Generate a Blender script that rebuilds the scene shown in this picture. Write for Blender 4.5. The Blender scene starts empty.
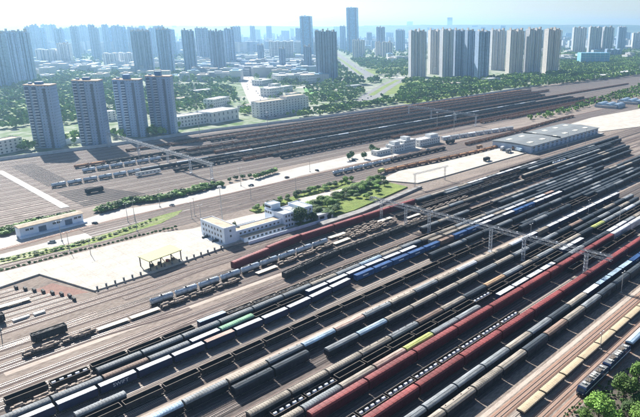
import bpy, math, random
from mathutils import Vector, noise
R = math.radians
random.seed(7)
SC = bpy.context.scene
COL = SC.collection
# ------------------------------------------------------------------ camera (drone, 120 m up)
F_, PX, PY, H = 585.0, 400.0, 208.5, 120.0
HOR = PY - 28.5
TH = math.atan(HOR / F_)
YAW = math.atan2(959 - PX, math.hypot(F_, HOR))      # tracks run along +X, yard widens towards +Y
cam = bpy.data.cameras.new('camera'); co = bpy.data.objects.new('camera', cam); COL.objects.link(co)
cam.sensor_width = 36; cam.lens = 36 * F_ / 640; cam.shift_x = -(PX - 320) / 640
cam.clip_start = 1; cam.clip_end = 40000
co.location = (0, 0, H); co.rotation_euler = (math.pi/2 - TH, 0, YAW - math.pi/2)
SC.camera = co
# ------------------------------------------------------------------ sky, sun, exposure
SUN_EL, SUN_DIR = R(36), (0.20, 0.98)                # towards the sun: mostly +Y
w = bpy.data.worlds.new("World"); SC.world = w; w.use_nodes = True
nt = w.node_tree; bg = nt.nodes['Background']
sky = nt.nodes.new('ShaderNodeTexSky'); sky.sky_type = 'NISHITA'; sky.sun_disc = False
sky.sun_elevation = SUN_EL; sky.sun_rotation = math.atan2(SUN_DIR[0], SUN_DIR[1])
sky.air_density = 1.0; sky.dust_density = 1.2; sky.ozone_density = 4.0; sky.altitude = 300
def wn_(op, a, b_):
    q = nt.nodes.new('ShaderNodeMath'); q.operation = op
    for i_, v_ in enumerate((a, b_)):
        if isinstance(v_, (int, float)): q.inputs[i_].default_value = v_
        else: nt.links.new(v_, q.inputs[i_])
    return q.outputs[0]
tcw = nt.nodes.new('ShaderNodeTexCoord'); spw = nt.nodes.new('ShaderNodeSeparateXYZ'); nt.links.new(tcw.outputs['Generated'], spw.inputs[0])
veil = wn_('MULTIPLY', wn_('POWER', wn_('SUBTRACT', 1.0, wn_('ABSOLUTE', spw.outputs[2], 0)), 20.0), 2.2)     # thin white veil of high haze low in the sky
vc = nt.nodes.new('ShaderNodeVectorMath'); vc.operation = 'SCALE'; vc.inputs[0].default_value = (.92, .97, 1.0); nt.links.new(veil, vc.inputs['Scale'])
va = nt.nodes.new('ShaderNodeVectorMath'); va.operation = 'ADD'; nt.links.new(sky.outputs[0], va.inputs[0]); nt.links.new(vc.outputs[0], va.inputs[1])
nt.links.new(va.outputs[0], bg.inputs[0]); bg.inputs[1].default_value = 0.05
sl = bpy.data.lights.new('sun', 'SUN'); sl.energy = 5.0; sl.angle = R(0.5); sl.color = (1.0, 0.955, 0.89)
so = bpy.data.objects.new('sun', sl); COL.objects.link(so)
sd = Vector((SUN_DIR[0]*math.cos(SUN_EL), SUN_DIR[1]*math.cos(SUN_EL), math.sin(SUN_EL))).normalized()
so.rotation_euler = sd.to_track_quat('Z', 'Y').to_euler()
so.location = (0, 0, 600)
SC.view_settings.view_transform = 'Standard'; SC.view_settings.look = 'None'
SC.view_settings.exposure = 1.3; SC.view_settings.gamma = 1
SC.cycles.max_bounces = 6; SC.cycles.volume_bounces = 1
HAZE_D = 0.00011; HAZE_C = (0.42, 0.70, 1.0)

CY, SY = math.cos(YAW), math.sin(YAW)
def at(u, v, z=0.0):
    """ray through a picture point, met with the level plane z: gives the real ground spot"""
    x = (u-PX)/F_; y = -(v-PY)/F_
    dx, dy, dz = x, math.cos(TH)+y*math.sin(TH), -math.sin(TH)+y*math.cos(TH)
    t = (z-H)/dz; x = dx*t; y = dy*t
    return (x*SY + y*CY, -(x*CY - y*SY))
def pix(X, Y, z=0.0):
    x = X*SY - Y*CY; y = X*CY + Y*SY; zz = z-H
    fw = y*math.cos(TH) - zz*math.sin(TH); up = y*math.sin(TH) + zz*math.cos(TH)
    if fw < 1: return (-9999, 9999)
    return (PX + F_*x/fw, PY - F_*up/fw)
def dist(X, Y): return math.sqrt(X*X+Y*Y+H*H)
def seen(X, Y, m=14):
    u, v = pix(X, Y, 1); return -m < u < 640+m and v < 417+m
def height_for(u, v, vt):
    X, Y = at(u, v); lo, hi = 0, 500
    for _ in range(40):
        mid = (lo+hi)/2
        if pix(X, Y, mid)[1] > vt: lo = mid
        else: hi = mid
    return lo

# ------------------------------------------------------------------ materials
MC = {}
def mathn(n, op, a, b=None):
    q = n.nodes.new('ShaderNodeMath'); q.operation = op
    for i, s in enumerate((a, b)):
        if s is None: continue
        if isinstance(s, (int, float)): q.inputs[i].default_value = s
        else: n.links.new(s, q.inputs[i])
    return q.outputs[0]

def mat(name, col, rough=0.8, var=0.25, scale=0.3, metal=0.0, bump=0.0, stretch=None, rnd=0.0, spec=0.3):
    if name in MC: return MC[name]
    m = bpy.data.materials.new(name); m.use_nodes = True; n = m.node_tree; b = n.nodes['Principled BSDF']
    b.inputs['Roughness'].default_value = rough; b.inputs['Metallic'].default_value = metal
    b.inputs['Specular IOR Level'].default_value = spec
    tc = n.nodes.new('ShaderNodeTexCoord'); mp = n.nodes.new('ShaderNodeMapping')
    n.links.new(tc.outputs['Object'], mp.inputs[0])
    if stretch: mp.inputs['Scale'].default_value = stretch
    nz = n.nodes.new('ShaderNodeTexNoise'); nz.inputs['Scale'].default_value = scale; nz.inputs['Detail'].default_value = 5
    if rnd:
        oi = n.nodes.new('ShaderNodeObjectInfo'); vm = n.nodes.new('ShaderNodeVectorMath'); vm.operation = 'MULTIPLY_ADD'
        n.links.new(oi.outputs['Random'], vm.inputs[0]); vm.inputs[1].default_value = (97, 31, 53)
        n.links.new(mp.outputs[0], vm.inputs[2]); n.links.new(vm.outputs[0], nz.inputs['Vector'])
    else: n.links.new(mp.outputs[0], nz.inputs['Vector'])
    nf = n.nodes.new('ShaderNodeTexNoise'); nf.inputs['Scale'].default_value = scale*7; nf.inputs['Detail'].default_value = 4
    n.links.new(nz.inputs['Vector'].links[0].from_socket, nf.inputs['Vector'])
    av = mathn(n, 'ADD', mathn(n, 'MULTIPLY', nz.outputs[0], .6), mathn(n, 'MULTIPLY', nf.outputs[0], .4))
    cr = n.nodes.new('ShaderNodeValToRGB'); e = cr.color_ramp.elements
    e[0].position = .38; e[1].position = .62
    e[0].color = tuple(c*(1-var) for c in col)+(1,); e[1].color = tuple(min(1, c*(1+var)) for c in col)+(1,)
    n.links.new(av, cr.inputs[0]); out = cr.outputs[0]
    if rnd:
        mr = n.nodes.new('ShaderNodeMapRange'); mr.inputs[3].default_value = 1-rnd; mr.inputs[4].default_value = 1+rnd
        n.links.new(oi.outputs['Random'], mr.inputs[0])
        mx = n.nodes.new('ShaderNodeVectorMath'); mx.operation = 'SCALE'
        n.links.new(out, mx.inputs[0]); n.links.new(mr.outputs[0], mx.inputs['Scale']); out = mx.outputs[0]
    n.links.new(out, b.inputs['Base Color'])
    if bump:
        bp = n.nodes.new('ShaderNodeBump'); bp.inputs['Strength'].default_value = bump; bp.inputs['Distance'].default_value = 0.3
        n.links.new(nz.outputs[0], bp.inputs['Height']); n.links.new(bp.outputs[0], b.inputs['Normal'])
    MC[name] = m; return m

def facade(name, wall, glass, fl=3.0, cw=3.4, wx=0.55, wz=0.5, var=0.12, vstripe=None):
    """wall with rows of window openings: grid in the building's own coordinates"""
    if name in MC: return MC[name]
    m = bpy.data.materials.new(name); m.use_nodes = True; n = m.node_tree; b = n.nodes['Principled BSDF']
    tc = n.nodes.new('ShaderNodeTexCoord'); sp = n.nodes.new('ShaderNodeSeparateXYZ'); n.links.new(tc.outputs['Object'], sp.inputs[0])
    ge = n.nodes.new('ShaderNodeNewGeometry'); sn = n.nodes.new('ShaderNodeSeparateXYZ'); n.links.new(ge.outputs['Normal'], sn.inputs[0])
    u = mathn(n, 'DIVIDE', mathn(n, 'ADD', sp.outputs[0], sp.outputs[1]), cw)
    z = mathn(n, 'DIVIDE', sp.outputs[2], fl)
    fu = mathn(n, 'ABSOLUTE', mathn(n, 'SUBTRACT', mathn(n, 'FRACT', u), .5))
    fz = mathn(n, 'ABSOLUTE', mathn(n, 'SUBTRACT', mathn(n, 'FRACT', z), .5))
    iw = mathn(n, 'MULTIPLY', mathn(n, 'LESS_THAN', fu, wx/2), mathn(n, 'LESS_THAN', fz, wz/2))
    up = mathn(n, 'LESS_THAN', mathn(n, 'ABSOLUTE', sn.outputs[2]), .5)
    iw = mathn(n, 'MULTIPLY', iw, up)
    wn = n.nodes.new('ShaderNodeTexWhiteNoise'); cb = n.nodes.new('ShaderNodeCombineXYZ')
    n.links.new(mathn(n, 'FLOOR', u), cb.inputs[0]); n.links.new(mathn(n, 'FLOOR', z), cb.inputs[1]); n.links.new(cb.outputs[0], wn.inputs['Vector'])
    nz = n.nodes.new('ShaderNodeTexNoise'); nz.inputs['Scale'].default_value = .12; n.links.new(tc.outputs['Object'], nz.inputs['Vector'])
    g = n.nodes.new('ShaderNodeMix'); g.data_type = 'RGBA'
    g.inputs[6].default_value = tuple(c*.5 for c in glass)+(1,); g.inputs[7].default_value = tuple(min(1, c*2.2) for c in glass)+(1,)
    n.links.new(wn.outputs[0], g.inputs[0])
    a = n.nodes.new('ShaderNodeMix'); a.data_type = 'RGBA'
    a.inputs[6].default_value = tuple(c*(1-var) for c in wall)+(1,); a.inputs[7].default_value = tuple(c*(1+var) for c in wall)+(1,)
    n.links.new(nz.outputs[0], a.inputs[0])
    o = n.nodes.new('ShaderNodeMix'); o.data_type = 'RGBA'
    n.links.new(iw, o.inputs[0]); n.links.new(a.outputs[2], o.inputs[6]); n.links.new(g.outputs[2], o.inputs[7])
    n.links.new(o.outputs[2], b.inputs['Base Color'])
    n.links.new(mathn(n, 'SUBTRACT', .85, mathn(n, 'MULTIPLY', iw, .6)), b.inputs['Roughness'])
    MC[name] = m; return m

def ground_mat(name, cols, scales, rough=0.95, bump=0.2, stretch=(1, 1, 1), lines=None):
    """three noise octaves of ground colours (world coordinates = object coordinates here)"""
    m = bpy.data.materials.new(name); m.use_nodes = True; n = m.node_tree; b = n.nodes['Principled BSDF']
    b.inputs['Roughness'].default_value = rough; b.inputs['Specular IOR Level'].default_value = .1
    tc = n.nodes.new('ShaderNodeTexCoord'); out = None
    for i, s in enumerate(scales):
        mp = n.nodes.new('ShaderNodeMapping'); mp.inputs['Scale'].default_value = stretch; n.links.new(tc.outputs['Object'], mp.inputs[0])
        nz = n.nodes.new('ShaderNodeTexNoise'); nz.inputs['Scale'].default_value = s; nz.inputs['Detail'].default_value = 6
        n.links.new(mp.outputs[0], nz.inputs['Vector'])
        rp = n.nodes.new('ShaderNodeMapRange'); rp.inputs[1].default_value = .4; rp.inputs[2].default_value = .62
        n.links.new(nz.outputs[0], rp.inputs[0])
        mx = n.nodes.new('ShaderNodeMix'); mx.data_type = 'RGBA'; n.links.new(rp.outputs[0], mx.inputs[0])
        if out is None: mx.inputs[6].default_value = cols[0]+(1,)
        else: n.links.new(out, mx.inputs[6])
        mx.inputs[7].default_value = cols[i+1]+(1,)
        if i: 
            sc_ = mathn(n, 'MULTIPLY', rp.outputs[0], .55); n.links.new(sc_, mx.inputs[0])
        out = mx.outputs[2]
    if lines:                                     # slab joints
        sp = n.nodes.new('ShaderNodeSeparateXYZ'); n.links.new(tc.outputs['Object'], sp.inputs[0]); js = []
        for k in (0, 1):
            js.append(mathn(n, 'LESS_THAN', mathn(n, 'FRACT', mathn(n, 'DIVIDE', sp.outputs[k], lines)), .028))
        jm = mathn(n, 'MULTIPLY', mathn(n, 'MAXIMUM', js[0], js[1]), .45)
        mx = n.nodes.new('ShaderNodeMix'); mx.data_type = 'RGBA'; n.links.new(jm, mx.inputs[0]); n.links.new(out, mx.inputs[6]); mx.inputs[7].default_value = (.2, .18, .16, 1); out = mx.outputs[2]
    n.links.new(out, b.inputs['Base Color'])
    bp = n.nodes.new('ShaderNodeBump'); bp.inputs['Strength'].default_value = bump; bp.inputs['Distance'].default_value = .3
    n.links.new(nz.outputs[0], bp.inputs['Height']); n.links.new(bp.outputs[0], b.inputs['Normal'])
    MC[name] = m; return m

def bed_mat(name, c1, c2, sl):
    """ballast with concrete sleepers every 0.6 m across it"""
    m = ground_mat(name, [c1, c2, tuple(.6*x for x in c1), tuple(min(1, 1.35*x) for x in c2)], [.05, .35, 2.5], stretch=(.35, 1, 1))
    n = m.node_tree; b = n.nodes['Principled BSDF']; src = b.inputs['Base Color'].links[0].from_socket
    tc = n.nodes.new('ShaderNodeTexCoord'); sp = n.nodes.new('ShaderNodeSeparateXYZ'); n.links.new(tc.outputs['Object'], sp.inputs[0])
    st = mathn(n, 'LESS_THAN', mathn(n, 'FRACT', mathn(n, 'DIVIDE', sp.outputs[0], .6)), .42)
    ed = mathn(n, 'LESS_THAN', mathn(n, 'ABSOLUTE', sp.outputs[1]), 1.25)
    mx = n.nodes.new('ShaderNodeMix'); mx.data_type = 'RGBA'
    n.links.new(mathn(n, 'MULTIPLY', mathn(n, 'MULTIPLY', st, ed), .8), mx.inputs[0]); n.links.new(src, mx.inputs[6]); mx.inputs[7].default_value = sl+(1,)
    n.links.new(mx.outputs[2], b.inputs['Base Color']); return m

# ------------------------------------------------------------------ mesh collector
class MB:
    def __init__(s): s.v = []; s.f = []; s.m = []
    def add(s, vs, fs, mi=0):
        o = len(s.v); s.v += vs; s.f += [tuple(i+o for i in f) for f in fs]; s.m += [mi]*len(fs)
    def box(s, x0, x1, y0, y1, z0, z1, mi=0, rz=0, c=(0, 0)):
        vs = [(x, y, z) for z in (z0, z1) for x, y in ((x0, y0), (x1, y0), (x1, y1), (x0, y1))]
        if rz:
            a, b = math.cos(rz), math.sin(rz)
            vs = [(c[0]+(x-c[0])*a-(y-c[1])*b, c[1]+(x-c[0])*b+(y-c[1])*a, z) for x, y, z in vs]
        s.add(vs, [(3, 2, 1, 0), (4, 5, 6, 7), (0, 1, 5, 4), (1, 2, 6, 5), (2, 3, 7, 6), (3, 0, 4, 7)], mi)
    def prism(s, poly, z0, z1, mi=0, mtop=None):
        n = len(poly); s.add([(x, y, z0) for x, y in poly]+[(x, y, z1) for x, y in poly],
            [(i, (i+1) % n, (i+1) % n+n, i+n) for i in range(n)]+[tuple(range(n-1, -1, -1))], mi)
        s.add([(x, y, z1) for x, y in poly], [tuple(range(n))], mi if mtop is None else mtop)
    def extx(s, prof, x0, x1, mi=0):
        """profile of (y,z) points extruded along x, closed with caps"""
        n = len(prof); s.add([(x0, y, z) for y, z in prof]+[(x1, y, z) for y, z in prof],
            [(i, i+n, (i+1) % n+n, (i+1) % n) for i in range(n)]+[tuple(range(n)), tuple(range(2*n-1, n-1, -1))], mi)
    def cyl(s, p, q, r, n=8, mi=0, r2=None):
        p, q = Vector(p), Vector(q); d = (q-p).normalized(); a = d.orthogonal().normalized(); b = d.cross(a); r2 = r if r2 is None else r2
        vs = [tuple(p+(a*math.cos(t)+b*math.sin(t))*r) for t in [2*math.pi*i/n for i in range(n)]]
        vs += [tuple(q+(a*math.cos(t)+b*math.sin(t))*r2) for t in [2*math.pi*i/n for i in range(n)]]
        s.add(vs, [(i, (i+1) % n, (i+1) % n+n, i+n) for i in range(n)]+[tuple(range(n-1, -1, -1)), tuple(range(n, 2*n))], mi)
    def merge(s, o, dx=0, dy=0, dz=0, remap=None):
        k = len(s.v); s.v += [(x+dx, y+dy, z+dz) for x, y, z in o.v]
        s.f += [tuple(i+k for i in f) for f in o.f]; s.m += o.m if remap is None else [remap[i] for i in o.m]
    def mesh(s, name, mats, smooth=False):
        me = bpy.data.meshes.new(name); me.from_pydata(s.v, [], s.f)
        for m in mats: me.materials.append(m)
        if len(mats) > 1: me.polygons.foreach_set('material_index', s.m)
        if smooth: me.polygons.foreach_set('use_smooth', [True]*len(me.polygons))
        me.update(); return me
def link(name, me, parent=None, loc=(0, 0, 0), rz=0, scale=None):
    o = bpy.data.objects.new(name, me); COL.objects.link(o); o.location = loc; o.rotation_euler = (0, 0, rz)
    if scale: o.scale = scale
    if parent: o.parent = parent
    return o
def tag(o, label, cat, group=None, kind=None):
    if label: o['label'] = label
    if cat: o['category'] = cat
    if group: o['group'] = group
    if kind: o['kind'] = kind
    return o
def thing(name, label, cat, loc=(0, 0, 0), rz=0, group=None): return tag(link(name, None, None, loc, rz), label, cat, group)
def struct(name, mb, m): 
    o = link(name, mb.mesh(name, m if isinstance(m, list) else [m])); o['kind'] = 'structure'; return o
ORDW = 'first second third fourth fifth sixth seventh eighth ninth tenth eleventh twelfth thirteenth fourteenth fifteenth sixteenth seventeenth eighteenth nineteenth'.split()
def ordn(i):
    i += 1
    if i < 20: return ORDW[i-1]
    if i > 99: return str(i)+'th'
    t = ['twent', 'thirt', 'fort', 'fift', 'sixt', 'sevent', 'eight', 'ninet'][i//10-2]
    return t+'ieth' if i % 10 == 0 else t+'y-'+ORDW[i % 10-1]

# ------------------------------------------------------------------ ground
M_ball = ground_mat('yard_ballast', [(.165, .13, .108), (.245, .203, .172), (.075, .06, .055), (.35, .30, .26)], [.014, .11, 1.7], stretch=(.22, 1, 1), bump=.5)
M_city = ground_mat('city_ground', [(.085, .15, .04), (.24, .25, .20), (.06, .12, .03), (.40, .39, .35)], [.006, .02, .07])
M_conc = ground_mat('concrete_apron', [(.44, .405, .35), (.50, .465, .41), (.30, .265, .23), (.54, .50, .445)], [.035, .12, .9], bump=.05, lines=7.5)
M_road = ground_mat('pale_road', [(.40, .375, .345), (.48, .455, .42), (.31, .29, .265), (.5, .47, .43)], [.03, .12, .9], bump=.05)
M_asph = ground_mat('asphalt', [(.16, .16, .16), (.22, .22, .22), (.12, .12, .12), (.28, .28, .27)], [.03, .2, 1.2], bump=.05)
M_grass = ground_mat('grass', [(.10, .17, .035), (.19, .26, .06), (.04, .08, .02), (.30, .30, .12)], [.06, .25, 1.0], bump=.6)
M_dark = ground_mat('oiled_ballast', [(.028, .026, .03), (.05, .045, .045), (.018, .018, .02), (.075, .065, .06)], [.04, .3, 1.2], stretch=(.3, 1, 1))
M_soil = ground_mat('dark_soil', [(.06, .055, .05), (.11, .095, .08), (.035, .03, .028), (.14, .12, .10)], [.05, .25, 1.2])

g = MB(); g.prism([(-3000, -9000), (10500, -9000), (10500, 10500), (-3000, 10500)], -.5, 0); struct('ground', g, M_city)
g = MB(); g.prism([(-150, 58), (1700, 58), (1900, 655), (60, 655)], .001, .03); struct('yard_ground', g, M_ball)
g = MB(); g.prism([(-100, -60), (420, -60), (420, 64.5), (-100, 64.5)], .0, .05); struct('verge_ground', g, M_soil)
# hills closing the horizon
hb = MB(); NH = 90
for ring in range(2):
    pass
prev = None; rows = []
for i in range(NH+1):
    a = YAW + R(48) - R(96)*i/NH
    rw = []
    for j, (d, k) in enumerate(((8200, 0), (8800, .55), (9300, 1), (9900, .7), (10300, .3))):
        hgt = 142 + 22*noise.noise(Vector((i*.11, j*.3, 0))) + 8*noise.noise(Vector((i*.5, j, 3)))
        X, Y = d*math.cos(a), d*math.sin(a)
        rw.append((X, Y, -5+hgt*k*1.15))
    rows.append(rw)
vs = [p for rw in rows for p in rw]; fs = [(i*5+j, i*5+j+1, (i+1)*5+j+1, (i+1)*5+j) for i in range(NH) for j in range(4)]
hb.add(vs, fs); struct('hills', hb, mat('hill_woods', (.07, .10, .05), .95, .4, .004))

def sheet(name, pts, m, z=.05, world=True, lo=0.0):
    b = MB(); b.prism(pts if world else [at(*p) for p in pts], lo, z); return struct(name, b, m)
def ribbon(name, up, lo, m, z, base=0.0):
    P = [at(*p) for p in up]; Q = [at(*p) for p in lo]; return sheet(name, Q+P[::-1], m, z, True, base)

# concrete aprons, roads and strips inside the yard (each a few mm above the one below)
b = MB(); b.prism([(40, 338), (40, 316), (61, 317), (79, 320.5), (90, 279), (118, 280), (166, 285), (262, 283), (262, 300), (210, 325), (166, 328), (150, 335.5), (66, 337)], 0, .9); struct('loading_apron', b, M_conc)
b = MB(); b.prism([(334, 327), (347, 298), (376, 296.5), (514, 296), (516, 331), (470, 329.5), (420, 331), (368, 337)], 0, .9); struct('freight_apron', b, M_conc)
b = MB(); b.prism([(686, 296), (760, 275), (960, 290), (960, 338), (790, 356), (700, 350)], 0, .5); struct('pale_yard', b, M_conc)
ribbon('depot_road', [(-20, 246), (0, 238), (20, 234), (85, 219), (110, 211), (160, 204), (225, 186), (300, 167), (380, 149), (425, 142)],
       [(-20, 258), (0, 250), (60, 233), (110, 220.5), (170, 209), (232, 195), (300, 176), (345, 166), (420, 151)], M_road, .055)
ribbon('service_lane', [(-20, 261), (0, 254.5), (60, 239), (105, 228.5), (160, 217), (190, 209)], [(-20, 268), (0, 261), (50, 250), (110, 236), (160, 222), (188, 213)], M_road, .06)
sheet('crossing_path', [(128.5, 437), (134, 437), (135, 598), (130, 600)], mat('crossing_concrete', (.5, .48, .45), .9, .12, .3), .36, lo=.03)
ribbon('grass_strip', [(-20, 266), (0, 259.5), (45, 248.5), (60, 247), (110, 233), (160, 216), (183, 210)], [(-20, 272), (0, 265), (40, 256), (55, 252), (62, 252), (110, 239.5), (160, 224), (178, 215)], M_grass, .30, .03)
for pts in (((145, 612), (163, 609), (161, 515), (143, 508)), ((141, 484), (166, 484), (186, 432), (141, 430))):
    sheet('oiled_ground', pts, M_dark, .215, lo=.01)
M_shade = ground_mat('shaded_ballast', [(.095, .078, .07), (.14, .118, .105), (.05, .042, .04), (.20, .17, .155)], [.02, .13, 1.7], stretch=(.22, 1, 1), bump=.5)  # ballast colour darkened to paint in the shade between trains
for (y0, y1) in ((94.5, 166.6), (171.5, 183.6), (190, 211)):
    sheet('shade_sheet', [(-60, y0), (620, y0), (620, y1), (-60, y1)], M_shade, .034, lo=.01)
M_sand = ground_mat('sandy_ballast', [(.36, .30, .25), (.44, .375, .32), (.26, .21, .18), (.50, .44, .38)], [.05, .3, 2.2], stretch=(.3, 1, 1))
for (x0, x1, y0, y1) in ((58, 240, 184.2, 188), (40, 470, 167.6, 170.6), (-60, 420, 87.9, 89.6), (210, 420, 115, 119.5), (40, 640, 229.5, 233)):
    sheet('walkway', [(x0, y0), (x1, y0), (x1, y1), (x0, y1)], M_sand, .036, lo=.01)
# garden triangle by the office
b = MB(); b.prism([(215, 283), (262, 282), (333, 296), (333, 329), (306, 338), (222, 309)], 0, .95); struct('garden_lawn', b, M_grass)
b = MB(); b.prism([(214, 326), (316, 341), (316, 349), (214, 336)], 0, .6); struct('garden_verge', b, M_grass)
ribbon('garden_path', [(298, 200), (330, 193), (383, 179)], [(300, 205), (330, 198), (384, 184)], M_conc, .99)
b = MB(); b.prism([(226, 272), (262, 273), (340, 287), (340, 290), (262, 279), (226, 278)], 0, 1.6); tag(link('retaining_wall', b.mesh('retaining_wall', [mat('old_concrete', (.24, .23, .22), .9, .3, .3)])), 'long low concrete retaining wall below the green garden', 'wall')

sheet('rusty_ground', [(71, 287), (88, 281), (80, 305), (72, 303)], ground_mat('rusty_ballast', [(.22, .12, .10), (.27, .16, .13), (.13, .08, .07), (.33, .24, .2)], [.08, .5, 2.2]), .04, lo=.01)
# ------------------------------------------------------------------ railway tracks
M_bed1 = bed_mat('track_bed_brown', (.17, .135, .12), (.13, .10, .09), (.29, .265, .24))
M_bed2 = bed_mat('track_bed_pale', (.28, .24, .21), (.21, .18, .16), (.38, .35, .31))
M_bed3 = bed_mat('track_bed_rusty', (.30, .19, .14), (.22, .14, .11), (.36, .28, .23))
M_bed4 = bed_mat('track_bed_shaded', (.10, .085, .08), (.07, .06, .058), (.19, .17, .155))  # shaded copy of the bed: train shadow deepened in its colour
M_rail = mat('rail_steel', (.33, .28, .25), .4, .25, .5, .4)
RZ = .34                                         # rail head height
def path_y(path, x):
    if isinstance(path, (int, float)): return path
    if x <= path[0][0]: return path[0][1]
    for (a, ya), (c, yc) in zip(path, path[1:]):
        if x <= c:
            t = (x-a)/(c-a); t = t*t*(3-2*t); return ya+(yc-ya)*t
    return path[-1][1]
def track(path, x0, x1, m=None, step=20, dz=0):
    y0 = path_y(path, x0); b = MB(); xs = []; x = x0
    while x < x1-1: xs.append(x); x += step
    xs.append(x1)
    if isinstance(path, (int, float)): xs = [x0, x1]
    Yc = [path_y(path, x)-y0 for x in xs]
    def strip(prof, mi):
        n = len(prof); vs = [(x, yc+y, z) for x, yc in zip(xs, Yc) for y, z in prof]
        b.add(vs, [(i*n+j, (i+1)*n+j, (i+1)*n+j+1, i*n+j+1) for i in range(len(xs)-1) for j in range(n-1)], mi)
    strip([(-2.1, .02), (-1.55, .19), (1.55, .19), (2.1, .02)], 0)
    for s in (-.75, .75):
        strip([(s-.07, .18), (s-.045, RZ), (s+.045, RZ), (s+.07, .18)], 1)
    o = link('railway_track', b.mesh('railway_track', [m or M_bed1, M_rail]), None, (0, y0, dz)); o['kind'] = 'structure'; return o

P192 = [(130, 191.8), (190, 195.4)]; P196 = [(90, 196.4), (150, 198.6), (200, 200.3)]; P203 = [(90, 202.6), (160, 203.4), (230, 204.8)]
P225 = [(150, 223.4), (200, 228.0), (300, 229.3)]; P239 = [(130, 238.2), (240, 243.0)]; P244 = [(120, 244.2), (210, 246.6), (300, 248.2)]
P260 = [(150, 254.0), (195, 260.6)]
for y, x0, x1, m in [(70.3, -60, 420, M_bed3), (75.2, -60, 420, M_bed3), (80.2, -60, 420, M_bed2), (85.2, -60, 420, M_bed3), (97.3, -60, 900, M_bed4), (102.8, -60, 900, M_bed4), (107.2, -60, 900, M_bed4),
    (111.7, -60, 900, M_bed4), (117.3, -60, 900, M_bed2), (122, -60, 900, M_bed4), (126.7, -60, 900, M_bed4), (131.3, -60, 900, M_bed4), (137.4, -60, 900, M_bed1), (141.6, -60, 900, M_bed4),
    (147, 0, 900, M_bed1), (152.8, 0, 900, M_bed4), (157.2, 0, 900, M_bed4), (162.4, 0, 900, M_bed4), (174.6, 0, 900, M_bed1), (177.4, 0, 900, M_bed4) , (181.6, 0, 900, M_bed4), (186.2, 0, 900, M_bed2),
    (P192, 0, 1000, M_bed1), (P196, 0, 1000, M_bed1), (P203, 0, 1000, M_bed1), (208.6, 0, 1000, M_bed4), (213.4, 0, 1000, M_bed2), (218.4, 0, 1000, M_bed1), (P225, 0, 1000, M_bed1), (234.4, 0, 1000, M_bed1),
    (P239, 0, 1000, M_bed1), (P244, 0, 1000, M_bed1), (251.6, 0, 1000, M_bed1), (P260, 0, 1000, M_bed4), (266.3, 0, 1000, M_bed1), (271.4, 0, 1000, M_bed1)]:
    track(y, x0, x1, m)
for i, yy in enumerate((277, 282, 286.8, 291.6, 296.4, 301.2, 306, 311)):
    track(yy, 0, 79+(277-yy)*-.0 - max(0, (yy-283))*.5, M_bed2 if i % 2 else M_bed1)
for i, yy in enumerate((277, 282, 286.8, 291.6, 296.4, 301.2, 306, 311)):
    b = MB(); x = 79-max(0, (yy-283))*.5+1
    b.box(x-.5, x+.5, yy-1.5, yy+1.5, 0, 1.5); b.box(x-.8, x-.5, yy-1, yy-.6, .7, 1.1); b.box(x-.8, x-.5, yy+.6, yy+1, .7, 1.1)
    tag(link('buffer_stop', b.mesh('buffer_stop', [mat('dark_timber', (.05, .05, .05), .8, .3, 1)])), 'dark buffer stop ending the %s siding from the front' % 'first second third fourth fifth sixth seventh eighth'.split()[i], 'buffer stop', 'buffer stops at the siding ends')
for yy in (277,):
    track(yy, 90, 1000, M_bed1)
for yy in (342, 347, 352, 357.5): track([(60, yy), (230, yy+1)], 20, 1400, M_bed1)
for i, yy in enumerate((361, 366, 370.8, 375.6, 380.6)): track([(60, yy-1), (240, yy+1.5)], 120, 1400, M_bed1)
track([(60, 376), (150, 384)], 20, 1400, M_bed3)
for i in range(42):
    yy = 429+i*5.05
    track(yy, 30, 1700, [M_bed1, M_bed1, M_bed2][i % 3])

for k, (xa, ya, xb, yb) in enumerate(((62, 213.4, 112, 218.4), (118, 218.4, 150, 223.4), (70, 234.4, 112, 229.4), (40, 251.6, 82, 256.4), (96, 261, 142, 266.3), (150, 266.3, 195, 271.4), (180, 342, 225, 347), (200, 352, 250, 357.5), (150, 361, 200, 366), (210, 371, 262, 377), (270, 382, 330, 377), (60, 352, 110, 357.5),
    (600, 186.2, 660, 192), (520, 208.6, 575, 213.4), (620, 229, 680, 234.4), (100, 439, 150, 444), (60, 454, 130, 460), (700, 246, 760, 251.6), (300, 85.2, 345, 80.2), (700, 266, 760, 271.4), (1060, 500, 1150, 506), (1080, 540, 1180, 546))):
    track([(xa, ya), (xb, yb)], xa, xb, M_bed1, 4, .006+.001*k)
# ------------------------------------------------------------------ rolling stock
wagon_cols = dict(g=(.24, .26, .27), t=(.34, .30, .25), d=(.055, .07, .085), w=(.66, .68, .70), b=(.27, .19, .15), p=(.50, .36, .30), n=(.26, .46, .30),
    y=(.50, .54, .18), l=(.42, .55, .66), u=(.04, .11, .27), r=(.42, .085, .08), k=(.035, .04, .045), o=(.48, .32, .20), c=(.035, .10, .16))
def wm(c, part):
    base = wagon_cols.get(c, (.5, .5, .5))
    return mat('%s_%s_paint' % ({'g': 'grey', 't': 'tan', 'd': 'slate', 'w': 'white', 'b': 'brown', 'p': 'pink', 'n': 'green', 'y': 'yellow', 'l': 'pale_blue', 'u': 'blue', 'r': 'red', 'k': 'black', 'o': 'orange', 'c': 'navy'}[c], part), tuple(q*.8 for q in base), .72, .38, .55, .0, .0, (.35, 1, 1), .16, .2)
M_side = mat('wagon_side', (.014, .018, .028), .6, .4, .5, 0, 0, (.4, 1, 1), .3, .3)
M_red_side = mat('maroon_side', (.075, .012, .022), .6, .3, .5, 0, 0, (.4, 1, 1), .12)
M_under = mat('underframe', (.05, .045, .042), .8, .3, 1.0)
M_wheel = mat('wheel_steel', (.05, .042, .038), .5, .3, 2.0, .6)
M_coal = mat('coal', (.013, .013, .015), .7, .6, 1.3, 0, .9, None, 1.0)
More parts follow.
